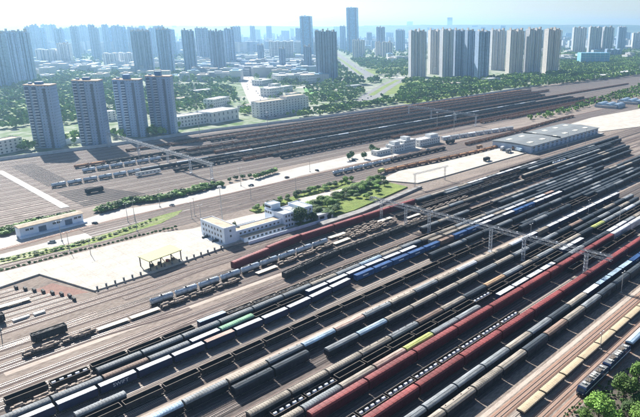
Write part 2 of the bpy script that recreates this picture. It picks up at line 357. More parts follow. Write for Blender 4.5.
M_rust = mat('rusty_steel', (.24, .125, .075), .85, .4, .6, 0, 0, None, .2)
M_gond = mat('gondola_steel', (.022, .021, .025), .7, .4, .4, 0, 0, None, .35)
M_rim = mat('worn_rim', (.15, .125, .105), .8, .3, .7)
M_tarp = mat('sand_tarpaulin', (.43, .35, .235), .9, .13, .5, 0, .2, None, .06)
M_tank = mat('silver_tank', (.40, .46, .52), .35, .25, .5, .25, 0, None, .12)
M_scrap = mat('scrap_load', (.27, .22, .18), .85, .6, 1.6, 0, .5, None, .2)
M_deck = mat('pale_deck', (.60, .55, .46), .9, .18, .6)
M_glass = mat('dark_glass', (.03, .04, .05), .15, .1, 1)
PITCH = dict(box=16.35, smooth=16.35, holes=16.35, auto=25.27, gond=13.7, coal=13.7, coil=13.7, tall=13.6, flat=13.7, junk=13.7, tarp=14.35, tank=11.95, cont=13.25, scrap=13.7, scoal=13.7)
def arch(w, z0, z1, n=8):
    return [(w*math.cos(math.pi*i/n), z0+(z1-z0)*math.sin(math.pi*i/n)**.8) for i in range(n+1)]
def bogie(mb, x, lod):
    if lod == 2: mb.box(x-1.3, x+1.3, -1.0, 1.0, RZ, 1.0); return
    for s in (-1, 1):
        mb.box(x-1.25, x+1.25, s*1.0-.12, s*1.0+.12, RZ+.3, RZ+.62)
        if lod == 0:
            mb.box(x-.3, x+.3, s*1.0-.16, s*1.0+.16, RZ+.15, RZ+.75)
        for dx in (-.9, .9): mb.cyl((x+dx, s*.68, RZ+.42), (x+dx, s*.82, RZ+.42), .42, 10 if lod == 0 else 6)
    for dx in (-.9, .9): mb.cyl((x+dx, -.7, RZ+.42), (x+dx, .7, RZ+.42), .08, 5)
    mb.box(x-.2, x+.2, -1.2, 1.2, RZ+.45, RZ+.8)
WC = {}
def wagon_parts(kind, col, lod):
    key = (kind, col, lod)
    if key in WC: return WC[key]
    L = PITCH[kind]-.95; h = L/2; parts = []        # (name, MB, mats)
    U = MB(); U.box(-h+.1, h-.1, -1.1, 1.1, .98, 1.15)
    if lod == 0:
        for s in (-1, 1): U.box(-h*.55, h*.55, s*.55-.1, s*.55+.1, .62, .98)
        for s in (-1, 1): U.box(s*h if s < 0 else h-.05, (s*h+.05) if s < 0 else h+.42, -.12, .12, .86, 1.1) if s > 0 else U.box(-h-.42, -h+.05, -.12, .12, .86, 1.1)
        U.box(-1.2, .2, .5, 1.15, .5, .98); U.cyl((.8, -.9, .8), (2.0, -.9, .8), .22, 8)
    parts.append(('underframe', U, [M_under]))
    for s in (-1, 1):
        B = MB(); bogie(B, s*(h-2.0), lod); parts.append(('bogie', B, [M_wheel]))
    if kind in ('box', 'smooth', 'holes'):
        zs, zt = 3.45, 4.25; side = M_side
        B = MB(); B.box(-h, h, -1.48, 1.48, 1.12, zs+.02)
        if lod == 0:
            n = 12
            for i in range(n+1):
                x = -h+.06+(2*h-.12)*i/n
                if abs(x) < 1.3: continue
                for s in (-1, 1): B.box(x-.05, x+.05, s*1.48-.06, s*1.48+.06, 1.15, zs-.02)
            for s in (-1, 1): B.box(-h, h, s*1.5-.05, s*1.5+.05, 1.1, 1.24)
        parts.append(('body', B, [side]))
        Rf = MB(); pr = arch(1.56, zs, zt, 8 if lod < 2 else 4); Rf.extx([(1.56, zs-.08)]+pr+[(-1.56, zs-.08)], -h-.06, h+.06)
        if kind == 'box' and lod < 2:
            n = 15
            for i in range(n+1):
                x = -h+.05+(2*h-.1)*i/n; Rf.extx(arch(1.60, zs+.02, zt+.10, 6 if lod == 0 else 4), x-.17, x+.17)
        if kind != 'box' and lod < 2:
            Rf.box(-h*.96, h*.96, -.28, .28, zt-.02, zt+.07)
        parts.append(('roof', Rf, [wm(col, 'roof')]))
        if kind == 'holes' and lod < 2:
            for i in (-3, -1, 1, 3):
                Hh = MB(); Hh.cyl((i*h*.27, .55, zt-.12), (i*h*.27, .55, zt+.13), .24, 8); parts.append(('roof_vent', Hh, [M_under]))
        if lod == 0:
            for s in (-1, 1):
                D = MB(); D.box(-1.3, 1.3, s*1.52-.05, s*1.52+.05, 1.25, 3.25); D.box(-2.6, 2.6, s*1.58-.03, s*1.58+.03, 3.27, 3.34); D.box(-.05, .05, s*1.6-.04, s*1.6+.04, 1.3, 3.2)
                parts.append(('side_door', D, [mat('door_paint', (.022, .028, .042), .5, .3, .6, 0, 0, None, .3)]))
    elif kind == 'auto':
        zs, zt = 4.15, 4.85; B = MB(); B.box(-h, h, -1.55, 1.55, 1.0, zs)
        n = 18
        for i in range(n+1):
            x = -h+.06+(2*h-.12)*i/n
            for s in (-1, 1): B.box(x-.06, x+.06, s*1.55-.07, s*1.55+.07, 1.0, zs-.02)
        for s in (-1, 1):
            for z in (1.05, 2.6, 3.95): B.box(-h, h, s*1.56-.05, s*1.56+.05, z, z+.12)
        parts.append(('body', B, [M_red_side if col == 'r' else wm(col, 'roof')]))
        Rf = MB(); Rf.extx([(1.62, zs-.05), (1.62, zs+.1), (1.25, zt-.12), (.6, zt), (-.6, zt), (-1.25, zt-.12), (-1.62, zs+.1), (-1.62, zs-.05)], -h-.05, h+.05)
        if lod < 2:
            for i in range(13):
                x = -h+.6+(2*h-1.2)*i/12; Rf.box(x-.05, x+.05, -1.2, 1.2, zt-.14, zt+.05)
        parts.append(('roof', Rf, [wm(col, 'roof') if col != 'r' else mat('red_roof', (.21, .05, .048), .6, .34, .3, 0, 0, (.3, 1, 1), .15)]))
        if lod == 0:
            for s in (-1, 1):
                D = MB(); D.box(s*h-.06, s*h+.06, -1.2, 1.2, 1.3, 3.9); parts.append(('end_door', D, [M_red_side if col == 'r' else M_side]))
    elif kind in ('gond', 'coal', 'coil', 'tall', 'tarp', 'scrap', 'scoal'):
        zt = {'tall': 4.0, 'tarp': 1.95, 'coil': 2.5}.get(kind, 3.0)
        B = MB(); B.box(-h, h, -1.5, 1.5, 1.12, 1.3)
        for s in (-1, 1):
            B.box(-h, h, min(s*1.5, s*1.4), max(s*1.5, s*1.4), 1.3, zt)
            B.box(min(s*h, s*(h-.1)), max(s*h, s*(h-.1)), -1.4, 1.4, 1.3, zt)
        if lod < 2:
            n = 10
            for i in range(n+1):
                x = -h+.08+(2*h-.16)*i/n
                for s in (-1, 1): B.box(x-.07, x+.07, s*1.5-.09, s*1.5+.09, 1.2, zt-.05)
        side = {'tall': wm('k', 'roof'), 'tarp': M_side, 'scrap': M_rust, 'scoal': M_rust}.get(kind, M_gond)
        parts.append(('body', B, [side]))
        Rm = MB()
        for s in (-1, 1):
            Rm.box(-h-.04, h+.04, s*1.46-.11, s*1.46+.11, zt, zt+.1); Rm.box(s*(h-.05)-.08, s*(h-.05)+.08, -1.36, 1.36, zt, zt+.09)
        parts.append(('rim', Rm, [M_rim if kind not in ('tall', 'tarp') and not (lod == 2 and kind != 'gond') else side]))
        if kind in ('coal', 'scrap', 'tall', 'scoal'):
            C = MB(); nx, ny = (14, 5) if lod < 2 else (5, 3); z0 = zt-.55
            rn = random.Random(hash(kind) % 7+lod)
            vs = [(-h+.12+(2*h-.24)*i/nx, -1.38+2.76*j/ny, z0+(.55*math.sin(math.pi*j/ny)+rn.uniform(-.12, .22)*(1.8 if kind == 'scrap' else 1))*(1 if 0 < i < nx else .2)) for i in range(nx+1) for j in range(ny+1)]
            C.add(vs, [(i*(ny+1)+j, (i+1)*(ny+1)+j, (i+1)*(ny+1)+j+1, i*(ny+1)+j+1) for i in range(nx) for j in range(ny)])
            parts.append(('load', C, [M_scrap if kind == 'scrap' and col != 'o' else mat('orange_scrap', (.42, .22, .10), .9, .5, 1.2, 0, .4, None, .3) if kind == 'scrap' else M_coal]))
        if kind == 'tarp':
            C = MB(); n = 12
            prof = [(1.58, zt-.25), (1.56, zt+.06), (.7, zt+.2), (0, zt+.24), (-.7, zt+.2), (-1.56, zt+.06), (-1.58, zt-.25)]
            C.extx(prof, -h-.03, h+.03)
            for i in range(n):
                x = -h+.5+(2*h-1)*i/(n-1); C.extx([(1.6, zt-.2), (1.58, zt+.1), (0, zt+.29), (-1.58, zt+.1), (-1.6, zt-.2)], x-.05, x+.05)
            parts.append(('tarpaulin', C, [M_tarp]))
    elif kind in ('flat', 'junk', 'cont'):
        B = MB(); B.box(-h, h, -1.45, 1.45, 1.12, 1.28)
        for i in range(11):
            x = -h+.3+(2*h-.6)*i/10; B.box(x-.08, x+.08, -1.52, 1.52, 1.06, 1.2)
        parts.append(('deck', B, [M_deck if kind == 'flat' else M_under]))
        if kind == 'junk':
            C = MB(); rn = random.Random(3)
            for i in range(34 if lod < 2 else 8):
                x = rn.uniform(-h+.8, h-.8); y = rn.uniform(-1.0, 1.0); s = rn.uniform(.25, .6)
                C.box(x-s*2.2, x+s*2.2, y-s*.7, y+s*.7, 1.26, 1.3+rn.uniform(.3, 1.25), 0, rn.uniform(-.12, .12), (x, y))
            parts.append(('load', C, [M_scrap]))
    elif kind == 'tank':
        B = MB(); r = 1.42; zc = 2.62; n = 14; prof = [(-h+.05, .05), (-h+.12, .7), (-h+.35, 1.15), (-h+.8, r), (h-.8, r), (h-.35, 1.15), (h-.12, .7), (h-.05, .05)]
        vs = [(x, rr*math.cos(2*math.pi*j/n), zc+rr*math.sin(2*math.pi*j/n)) for x, rr in prof for j in range(n)]
        B.add(vs, [(i*n+j, i*n+(j+1) % n, (i+1)*n+(j+1) % n, (i+1)*n+j) for i in range(len(prof)-1) for j in range(n)]+[tuple(range(n)), tuple(range(len(vs)-1, len(vs)-n-1, -1))])
        for x in (-h*.5, 0, h*.5): B.cyl((x-.05, 0, zc), (x+.05, 0, zc), r+.03, n)
        parts.append(('tank', B, [M_tank if col != 'k' else wm('k', 'roof')]))
        if lod < 2:
            D = MB(); D.cyl((0, 0, zc+r-.1), (0, 0, zc+r+.42), .42, 10); parts.append(('dome', D, [M_under]))
            W = MB(); W.box(-1.6, 1.6, .42, .72, zc+r-.02, zc+r+.05); W.box(-1.6, 1.6, -.72, -.42, zc+r-.02, zc+r+.05); W.box(-h*.9, -h*.2, -.2, .2, zc+r, zc+r+.06)
            parts.append(('walkway', W, [M_rim]))
            W = MB(); 
            for s in (-.2, .2): W.cyl((s, -r-.12, 1.1), (s, -r*.55, zc+r), .04, 4)
            for k in range(6): W.cyl((-.2, -r-.12+k*.02, 1.3+k*.35), (.2, -r-.12+k*.02, 1.3+k*.35), .03, 4)
            parts.append(('ladder', W, [M_rim]))
    WC[key] = [(n, b, m, b.mesh(n, m)) for n, b, m in parts]
    return WC[key]
def merged(kind, col, lod):
    key = ('merged', kind, col, lod)
    if key not in WC:
        B = MB(); mats = []
        for n, b, m, me in wagon_parts(kind, col, lod):
            if m[0] not in mats: mats.append(m[0])
            B.merge(b, remap=[mats.index(m[0])]*4)
        WC[key] = (B, mats, B.mesh(kind, mats))
    return WC[key]
NAMES = dict(box='boxcar', smooth='boxcar', holes='boxcar', auto='car_carrier_wagon', gond='gondola_wagon', coal='gondola_wagon', coil='gondola_wagon', tall='hopper_wagon', flat='flat_wagon', junk='flat_wagon', tarp='covered_gondola',
             tank='tank_wagon', cont='container_wagon', scrap='gondola_wagon', scoal='gondola_wagon')
CNAME = dict(g='grey', t='tan', d='slate', w='white', b='brown', p='pinkish', n='green', y='yellow-green', l='pale blue', u='bright blue', r='red', k='black', o='orange', c='navy')
LOOK = dict(box='boxcar with ribbed {c} roof', smooth='boxcar with smooth {c} roof', holes='boxcar with vented {c} roof', auto='long {c} car carrier wagon', gond='empty dark open wagon', coal='dark open wagon of coal',
            coil='open wagon of white coils', tall='tall black loaded hopper wagon', flat='empty pale flat wagon', junk='flat wagon of mixed scrap', tarp='wagon under sand tarpaulin', tank='silver tank wagon', cont='flat wagon under {c} container',
            scrap='open wagon of rusty scrap', scoal='rust-sided open wagon of coal')
WAG = []            # all wagons collected: dict(kind, col, X, Y, rz, desc, i)
def train(path, x0, spec, desc, xmax=9999):
    """spec: list of (kind, colours) or (kind, colours, x restart); lays wagons nose to tail along the path"""
    x = x0; i = 0
    for sg in spec:
        kind, cols = sg[0], sg[1]
        if len(sg) > 2: x = sg[2]
        for c in cols:
            p = PITCH[kind]; xc = x+p/2
            if xc+p/2 > xmax: return
            if c != '_' and seen(xc, path_y(path, xc)):
                a = math.atan2(path_y(path, x+p)-path_y(path, x), p)
                WAG.append(dict(kind=kind, col=c, X=xc, Y=path_y(path, xc), rz=a, desc=desc, i=i)); i += 1
            x += p
# ---- foreground trains, nearest first
train(80.2, 145.2, [('tarp', 'y'*9)], 'sand-topped train beside the locomotive')
train(97.3, 94.2, [('smooth', 'tt'), ('holes', 't'), ('box', 't'), ('smooth', 'td'), ('smooth', 'b'), ('smooth', 'tgdddd')], 'dark train nearest the sand-topped train')
train(102.8, 91.2, [('smooth', 'gggggtgdt'), ('cont', 'wllluuwl')], 'row just below the lower red train')
train(111.7, 80.1, [('auto', 'r'*11)], 'lower of the two red trains')
train(117.3, 94.5, [('coil', 'k'*8)], 'coil train between the red trains')
train(126.7, 70.8, [('auto', 'r'*10), ('auto', 'ww')], 'upper of the two red trains')
train(131.3, 64.4, [('box', 'tt'), ('box', 'g'), ('smooth', 'tp'), ('smooth', 'y'), ('box', 'g'), ('smooth', 'g'), ('cont', 'www', 209.5), ('cont', 'w'), ('smooth', 'dgdd', 263), ('cont', 'wwgtw')], 'first row above the upper red train')
train(137.4, 89.4, [('coil', 'ke'), ('gond', 'eeeeee'), ('coil', 'e'), ('gond', 'eeeee'), ('cont', 'ww'), ('gond', 'eeeeee', 330)], 'open-wagon row second above the upper red train')
train(141.6, 67.2, [('box', 'tttt'), ('holes', 'tg'), ('smooth', 'btd'), ('smooth', 'o'), ('smooth', 'gtg'), ('smooth', 'ttdyggwg')], 'third row above the upper red train')
train(152.8, 125.6, [('smooth', 'gltttt'), ('smooth', 'gtgdg'), ('smooth', 'dbddtdg')], 'fourth row above the upper red train')
train(157.2, 88.0, [('holes', 'd'), ('smooth', 'd')], 'short dark pair on its own track')
train(162.4, 40.2, [('box', 'tlgt'), ('holes', 'g'), ('smooth', 'lp'), ('holes', 'gt'), ('smooth', 'g'), ('holes', 't'), ('smooth', 'wttw'), ('cont', 'wtwwwwwwww')], 'fifth row above the upper red train')
train(177.4, 32.3, [('gond', 'e'*20), ('smooth', 'dd'), ('gond', 'e'*4), ('smooth', 'dddd')], 'long empty row below the white-roofed containers')
train(181.6, 30.2, [('box', 'gg'), ('smooth', 'ddgdddgdd', 380)], 'row between the empties and white-roofed containers')
train(186.2, 227.4, [('smooth', 'dgddgdddgdddgdddgd')], 'slate row starting beside the gantry', 520)
train(P192, 31.3, [('cont', 'wwwwwpwwwww'), ('cont', 'uuuuu', 180.6), ('cont', 'b'), ('cont', 'uuwgwuuwww'), ('smooth', 'ddgdddgtdd', 395)], 'container row of white then blue boxes')
train(P196, 28.4, [('box', 'gg'), ('box', 'bg'), ('cont', 'w', 94), ('box', 'n', 107.2), ('gond', 'ee'), ('cont', 'wwwwww', 153), ('cont', 'tttw', 244), ('cont', 'wtwwtwp'), ('smooth', 'dddgddtdddd')], 'row just above the white container row')
train(P203, 34.0, [('junk', 'ee'), ('box', 'gggggg'), ('smooth', 'tgltgt'), ('smooth', 'tgtgggddddgdd')], 'ribbed-roof row two above the white containers')
train(208.6, 34.0, [('gond', 'e'), ('coil', 'k'), ('gond', 'ee'), ('gond', 'e'), ('cont', 'l', 104), ('coal', 'kkkkkkkkk', 117.2), ('gond', 'eeeee'), ('smooth', 'ddddgdd', 380)], 'uppermost dark row beside the open tracks')
train(P225, 158.8, [('tall', 'kkkk'), ('tall', 'kkk'), ('coal', 'kkkkk'), ('smooth', 'dddgddtddd', 440)], 'black hopper train below the tanks')
train(P239, 47.5, [('junk', 'ee'), ('flat', 'ee'), ('junk', 'eee'), ('flat', 'e', 153), ('junk', 'eee'), ('flat', 'e'), ('junk', 'eee'), ('flat', 'e', 272), ('junk', 'eeee'), ('smooth', 'tttttgggg', 417)], 'scrap row just below the tank wagons')
train(P244, 100.2, [('tank', 's'*9), ('junk', 'eee', 215), ('coal', 'kkkkkkkkkkk', 268), ('tank', 'ww', 478), ('smooth', 'dddddd', 505)], 'tank train beside the platform tracks')
train(247.4, 53.6, [('tall', 'k')], 'lone black wagon on empty tracks')
train(251.6, 212.6, [('flat', 'e'), ('junk', 'ee'), ('flat', 'e'), ('gond', 'eeeeeee', 300), ('smooth', 'gddddddddddd', 440)], 'short flat row below the red platform train')
train(P260, 148.4, [('auto', 'r'*6), ('smooth', 'gtg', 302), ('cont', 'twwgwwwgw'), ('smooth', 'ddddddddddddddd')], 'red train beside the green garden', 655)
train(266.3, 324, [('flat', 'eee'), ('junk', 'eeee'), ('gond', 'eeeee')], 'flat row behind the gantry by the apron')
train(291.6, 12, [('flat', 'e'*4)], 'pale flats in the sidings left of the apron', 69)
train(296.4, 14, [('flat', 'e'*4)], 'pale flats in the upper siding left of apron', 66)
train(277, 12, [('tall', 'kkk')], 'black pair at the left picture edge', 54)
train(218.4, 258, [('smooth', 'gtg'), ('gond', 'ee'), ('smooth', 'tttggdddtddgddddd')], 'tan row between the hoppers and the dark coal row', 592)
train(234.4, 262, [('junk', 'ee'), ('smooth', 'tgtttgt'), ('gond', 'eeee'), ('smooth', 'dgdddtddd')], 'tan row right of the second gantry leg', 610)
train(213.4, 336, [('smooth', 'dgddgddddd')], 'short slate row behind the blue containers', 495)
train(256.4, 330, [('smooth', 'gdd'), ('gond', 'eeee'), ('smooth', 'ddddddddgdd')], 'dark row ending level with the warehouse', 588)
train(147, 262, [('gond', 'eeee'), ('smooth', 'ddgdtd')], 'partly empty row before the right gantry legs', 420)
train(122, 262, [('gond', 'e'*6)], 'empties between the red trains near the right edge', 345)
train(174.6, 300, [('smooth', 'dgdd'), ('gond', 'eee'), ('smooth', 'ddgddd')], 'slate row right of the gantry beside white containers', 510)
# ---- middle
train([(350, 343.5), (500, 333)], 356, [('scrap', 'o'*12)], 'orange scrap train behind the pale apron')
train(369, 319, [('tank', 's'*6), ('coal', 'kkkkkk')], 'tank train near the white depot houses')
train(385, 496, [('tall', 'k')], 'lone dark wagon below the white cabins')
train([(540, 366), (760, 379)], 505, [('scoal', 'k'*20)], 'brown coal train behind the warehouse', 790)
# ---- upper yard
up = [(600, 243, 1050, 'first'), (594.8, 285, 1050, 'second'), (589.6, 330, 1060, 'third'), (584, 400, 1040, 'fourth')]
D_ = 'coal train below the far wall'
train(600, 244, [('scoal', 'k'*60)], 'topmost '+D_, 1050)
train(594.9, 290, [('scoal', 'k'*60)], 'second '+D_, 1040)
train(584.8, 330, [('coal', 'k'*60)], 'third '+D_, 1085)
train(559.6, 180.5, [('scrap', 'oo'), ('coal', 'k'*62)], 'long row starting with rusty wagons', 1010)
train(554.5, 285, [('scoal', 'k'*62)], 'dark row just below the rusty-headed row', 1000)
train(536.2, 178.5, [('tank', 's'*6), ('coal', 'k'*60)], 'upper silver-tank row of the far yard', 950)
train(531, 262, [('coal', 'k'*62)], 'dark row below the upper silver tanks', 985)
train(524, 690, [('scoal', 'k'*62)], 'rusty row reaching farthest right', 1340)
train(501, 142.5, [('tank', 's'*6), ('smooth', 'gtwgdgwt'*6)], 'long white-topped row of the far yard', 900)
train(481, 234, [('coal', 'k'*60)], 'dark row below the white-topped row', 990)
train(475.5, 300, [('scoal', 'k'*60)], 'second dark row below the white-topped row', 1015)
for yy, x0, x1, k_, lab in ((608, 300, 1060, 'coal', 'upper purple pair'), (579, 360, 1080, 'scoal', 'fifth'),     (526, 300, 1000, 'scoal', 'second below silver tanks'), (521, 340, 1000, 'coal', 'third below silver tanks'), (495.5, 260, 1000, 'coal', 'right under white-topped'), (490, 300, 1000, 'coal', 'two under white-topped'), (470.5, 330, 1015, 'coal', 'third dark'), (436, 700, 1015, 'scoal', 'lowermost brown'), ):
    train(yy, x0, [(k_, 'k'*64)], lab+' coal row of the far yard', x1)
train(463, 154, [('tall', 'k')], 'lone black wagon on oiled ground')
train(457, 330, [('coal', 'k'*60)], 'lowest long coal row of the far yard', 1020)
train(451.6, 480, [('scoal', 'k'*60)], 'lowest rusty row of the far yard', 1010)
train(441, 640, [('scoal', 'k'*60)], 'last brown row above the depot cabins', 1020)
train(620, 640, [('scrap', 'o'*40)], 'rusty row nearest the far wall', 1050)
train(611, 560, [('scoal', 'k'*50)], 'second rusty row under the far wall', 1050)
train(546, 600, [('coal', 'k'*50)], 'dark row in the middle of far yard', 1010)

CONTS = []
bykind = {}
for wg in WAG:
    wg['d'] = dist(wg['X'], wg['Y']); bykind.setdefault(NAMES[wg['kind']], []).append(wg)
stuffs = {}
for nm, L in bykind.items():
    L.sort(key=lambda q: q['d'])
    cap = 295
    for k, wg in enumerate(L):
        X, Y, rz = wg['X'], wg['Y'], wg['rz']; kind, c = wg['kind'], wg['col']
        cc = c if c in wagon_cols or kind == 'tank' else 'k'
        lod = 0 if wg['d'] < 300 else 1 if wg['d'] < 430 else 2
        if k >= cap:
            stuffs.setdefault((nm, kind, cc), []).append(wg); continue
        lab = '%s, %s from left in the %s' % (LOOK[kind].format(c=CNAME.get(cc, '')), ordn(wg['i']), wg['desc'])
        wl = lab.split()
        if len(wl) > 16: lab = ' '.join(w_ for w_ in wl if w_ not in ('the', 'its', 'in', 'of', 'from', 'row', 'wagon', 'dark'))
        grp = 'freight wagons standing in the yard'
        if kind == 'tank' or wg['d'] < 470:
            t = thing(nm, lab, nm.replace('_', ' '), (X, Y, 0), rz, grp)
            for n, b_, m_, me in wagon_parts(kind, cc, lod if kind != 'tank' else min(lod, 1)): link(n, me, t)
        else:
            t = tag(link(nm, merged(kind, cc, lod)[2], None, (X, Y, 0), rz), lab, nm.replace('_', ' '), grp)
        if kind == 'cont': CONTS.append((X, Y, rz, cc, wg))
        if kind == 'coil':
            for j in range(5):
                CONTS.append(('coil', X-5.2+2.6*j, Y, c, wg, j))
for (nm, kind, cc), L in stuffs.items():
    B, mats, _ = merged(kind, cc, 2); S = MB()
    for wg in L: S.merge(B, wg['X'], wg['Y'], 0)
    tag(link('distant_'+nm+'s', S.mesh('distant_wagons', mats)), {'coal': 'dark mass of distant coal wagons filling the far yard', 'scoal': 'rust brown distant coal wagons in the far yard', 'scrap': 'distant orange scrap wagons in the far yard'}.get(kind, 'distant open wagons of the far yard'), 'wagons', None, 'stuff')
# ---- containers and coils riding on the wagons
CM = {}
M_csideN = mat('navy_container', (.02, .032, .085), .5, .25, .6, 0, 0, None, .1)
def container(c):
    if c in CM: return CM[c]
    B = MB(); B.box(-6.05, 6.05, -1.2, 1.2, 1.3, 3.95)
    for i in range(30):
        x = -5.9+11.8*i/29
        for s in (-1, 1): B.box(x-.1, x+.1, s*1.2-.04, s*1.2+.04, 1.42, 3.82)
    for x in (-6.03, 6.03):
        for s in (-1.18, 1.18): B.box(x-.07, x+.07, s-.07, s+.07, 1.29, 4.0)
    T = MB(); T.box(-6.1, 6.1, -1.25, 1.25, 3.955, 4.04)
    for i in range(14): T.box(-5.6+i*.86-.12, -5.6+i*.86+.12, -1.1, 1.1, 4.03, 4.09)
    Dr = MB()
    for s in (-1, 1): Dr.box(6.06, 6.12, min(.02*s, 1.15*s), max(.02*s, 1.15*s), 1.4, 3.85); Dr.cyl((6.15, s*.5, 1.45), (6.15, s*.5, 3.8), .04, 5)
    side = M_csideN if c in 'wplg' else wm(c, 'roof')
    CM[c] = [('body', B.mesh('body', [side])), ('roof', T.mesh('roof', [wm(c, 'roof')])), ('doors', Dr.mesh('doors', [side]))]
    return CM[c]
coilm = None
ci = {}
def text_mesh(s, size, m):
    cu = bpy.data.curves.new('lettering', 'FONT'); cu.body = s; cu.size = size; cu.extrude = .02; cu.align_x = 'CENTER'; cu.align_y = 'CENTER'
    tmp = bpy.data.objects.new('tmp', cu); me = bpy.data.meshes.new_from_object(tmp); bpy.data.objects.remove(tmp); me.materials.clear(); me.materials.append(m); return me
M_wlet = mat('white_lettering', (.8, .8, .8), .6, .05, 1)
for q in CONTS:
    if q[0] == 'coil':
        _, X, Y, c, wg, j = q
        if coilm is None:
            b = MB(); n = 14; ro, ri = .62, .22
            vs = [(x, r*math.cos(2*math.pi*i/n), 1.3+ro+r*math.sin(2*math.pi*i/n)) for x in (-.62, .62) for r in (ro, ri) for i in range(n)]
            f = []
            for i in range(n):
                k = (i+1) % n; f += [(i, k, 2*n+k, 2*n+i), (n+i, 3*n+i, 3*n+k, n+k), (i, n+i, n+k, k), (2*n+i, 2*n+k, 3*n+k, 3*n+i)]
            b.add(vs, f); coilm = b.mesh('steel_coil', [mat('wrapped_coil', (.75, .78, .82), .5, .12, 1.5)])
        tag(link('steel_coil', coilm, None, (X, Y, 0)), 'white wrapped coil, %s in %s open wagon of %s' % (ordn(j), ordn(wg['i']), wg['desc'].replace('the ', '').replace('open-wagon ', '')), 'coil', 'white coils in open wagons')
    else:
        X, Y, rz, c, wg = q
        t = thing('shipping_container', '%s-topped container on %s wagon of %s' % (CNAME[c], ordn(wg['i']), wg['desc']), 'container', (X, Y, 0), rz, 'shipping containers on flat wagons')
        for n, me in container(c): link(n, me, t)
        if wg['desc'].startswith('container row') and 55 < X < 74:
            t['label'] = 'white-topped navy container lettered SWIFT on its side'
            o = link('lettering', text_mesh('SWIFT', 1.9, M_wlet), t, (.5, -1.27, 2.6)); o.rotation_euler = (math.pi/2, 0, 0)
        elif c == 'u':
            o = link('lettering_panel', bpy.data.meshes.get('panel') or (lambda b: (b.box(-1.9, 1.9, -1.275, -1.25, 2.5, 2.95), b.mesh('panel', [M_wlet]))[1])(MB()), t)
# ---- double electric locomotive
M_lb = mat('loco_blue', (.018, .035, .09), .35, .2, .5); M_lw = mat('loco_roof', (.17, .175, .18), .6, .3, .8)
def loco(X, Y, label, flip):
    t = thing('locomotive', label, 'locomotive', (X, Y, 0), math.pi if flip else 0, 'electric locomotives coupled together')
    h = 9.6
    b = MB(); prof = [(-h, 1.2), (h-.3, 1.2), (h, 2.2), (h-.9, 3.75), (-h+.2, 3.75), (-h, 3.5)]
    n = len(prof); vs = [(x, -1.55, z) for x, z in prof]+[(x, 1.55, z) for x, z in prof]
    b.add(vs, [tuple(range(n-1, -1, -1)), tuple(range(n, 2*n))]+[(i, (i+1) % n, (i+1) % n+n, i+n) for i in range(n)]); link('body', b.mesh('body', [M_lb]), t)
    b = MB(); b.box(-h+.5, h-1.3, -1.3, 1.3, 3.75, 3.95); link('roof', b.mesh('roof', [M_lw]), t)
    b = MB(); b.box(-h+.3, h-.6, -1.58, -1.552, 1.9, 2.25); b.box(-h+.3, h-.6, 1.552, 1.58, 1.9, 2.25); link('white_stripe', b.mesh('stripe', [M_wlet]), t)
    for s in (-1, 1):
        b = MB()
        for k in range(5): b.box(-6+k*2.2, -4.9+k*2.2, s*1.58-.03, s*1.58+.03, 2.5, 3.2)
        link('side_grille', b.mesh('grille', [M_glass]), t)
    b = MB(); x0, z0, x1, z1 = h-.12, 2.55, h-.72, 3.5
    b.add([(x0+.03, -1.3, z0), (x0+.03, 1.3, z0), (x1+.03, 1.2, z1), (x1+.03, -1.2, z1)], [(0, 1, 2, 3)]); link('windscreen', b.mesh('windscreen', [M_glass]), t)
    for s in (-.9, .9):
        b = MB(); b.cyl((h-.12, s, 1.75), (h+.02, s, 1.75), .18, 10); link('headlight', b.mesh('headlight', [M_wlet]), t)
    for x in (-4.5, 3.6):
        b = MB(); z = 3.95
        b.box(x-1.2, x+1.2, -.9, .9, z+.25, z+.33)
        for s in (-.7, .7): b.cyl((x-1, s, z+.3), (x+.8, s*.8, z+.95), .05, 5); b.cyl((x+.8, s*.8, z+.95), (x-.4, s, z+1.5), .05, 5)
        b.box(x-.6, x-.3, -1.1, 1.1, z+1.48, z+1.56)
        for s in ((-1, -.7), (-1, .7), (1, -.7), (1, .7)): b.cyl((x+s[0], s[1], z), (x+s[0], s[1], z+.3), .1, 6)
        link('pantograph', b.mesh('pantograph', [M_rim]), t)
    for x in (-7, -1.8, -.4, 1.2, 6.4):
        b = MB(); b.box(x-.55, x+.55, -.95, .3, 3.95, 4.45); b.cyl((x, .75, 3.95), (x, .75, 4.5), .18, 6); link('roof_equipment', b.mesh('equipment', [mat('insulator_grey', (.5, .48, .44), .6, .4, 2)]), t)
    for s in (-1, 1):
        B = MB(); bogie(B, s*6.2, 0); bogie(B, s*4.3, 0); link('bogie', B.mesh('bogie', [M_wheel]), t)
    b = MB(); b.box(-2.2, 2.2, -1.2, 1.2, .6, 1.2); b.box(h-.1, h+.45, -.15, .15, .9, 1.2); b.box(h-.3, h+.15, -1.3, 1.3, .55, 1.2); link('underframe', b.mesh('underframe', [M_under]), t)
loco(177.2, 70.3, 'dark blue electric locomotive leading the pair beside the round trees', True)
loco(197.7, 70.3, 'dark blue electric locomotive coupled behind the leading one', False)
train(70.3, 208.4, [('smooth', 'l')], 'x')
wg = WAG[-1]; t = thing('boxcar', 'pale blue roofed wagon coupled behind the locomotives', 'boxcar', (wg['X'], wg['Y'], 0), 0)
for n, b_, m_, me in wagon_parts('smooth', 'l', 0): link(n, me, t)

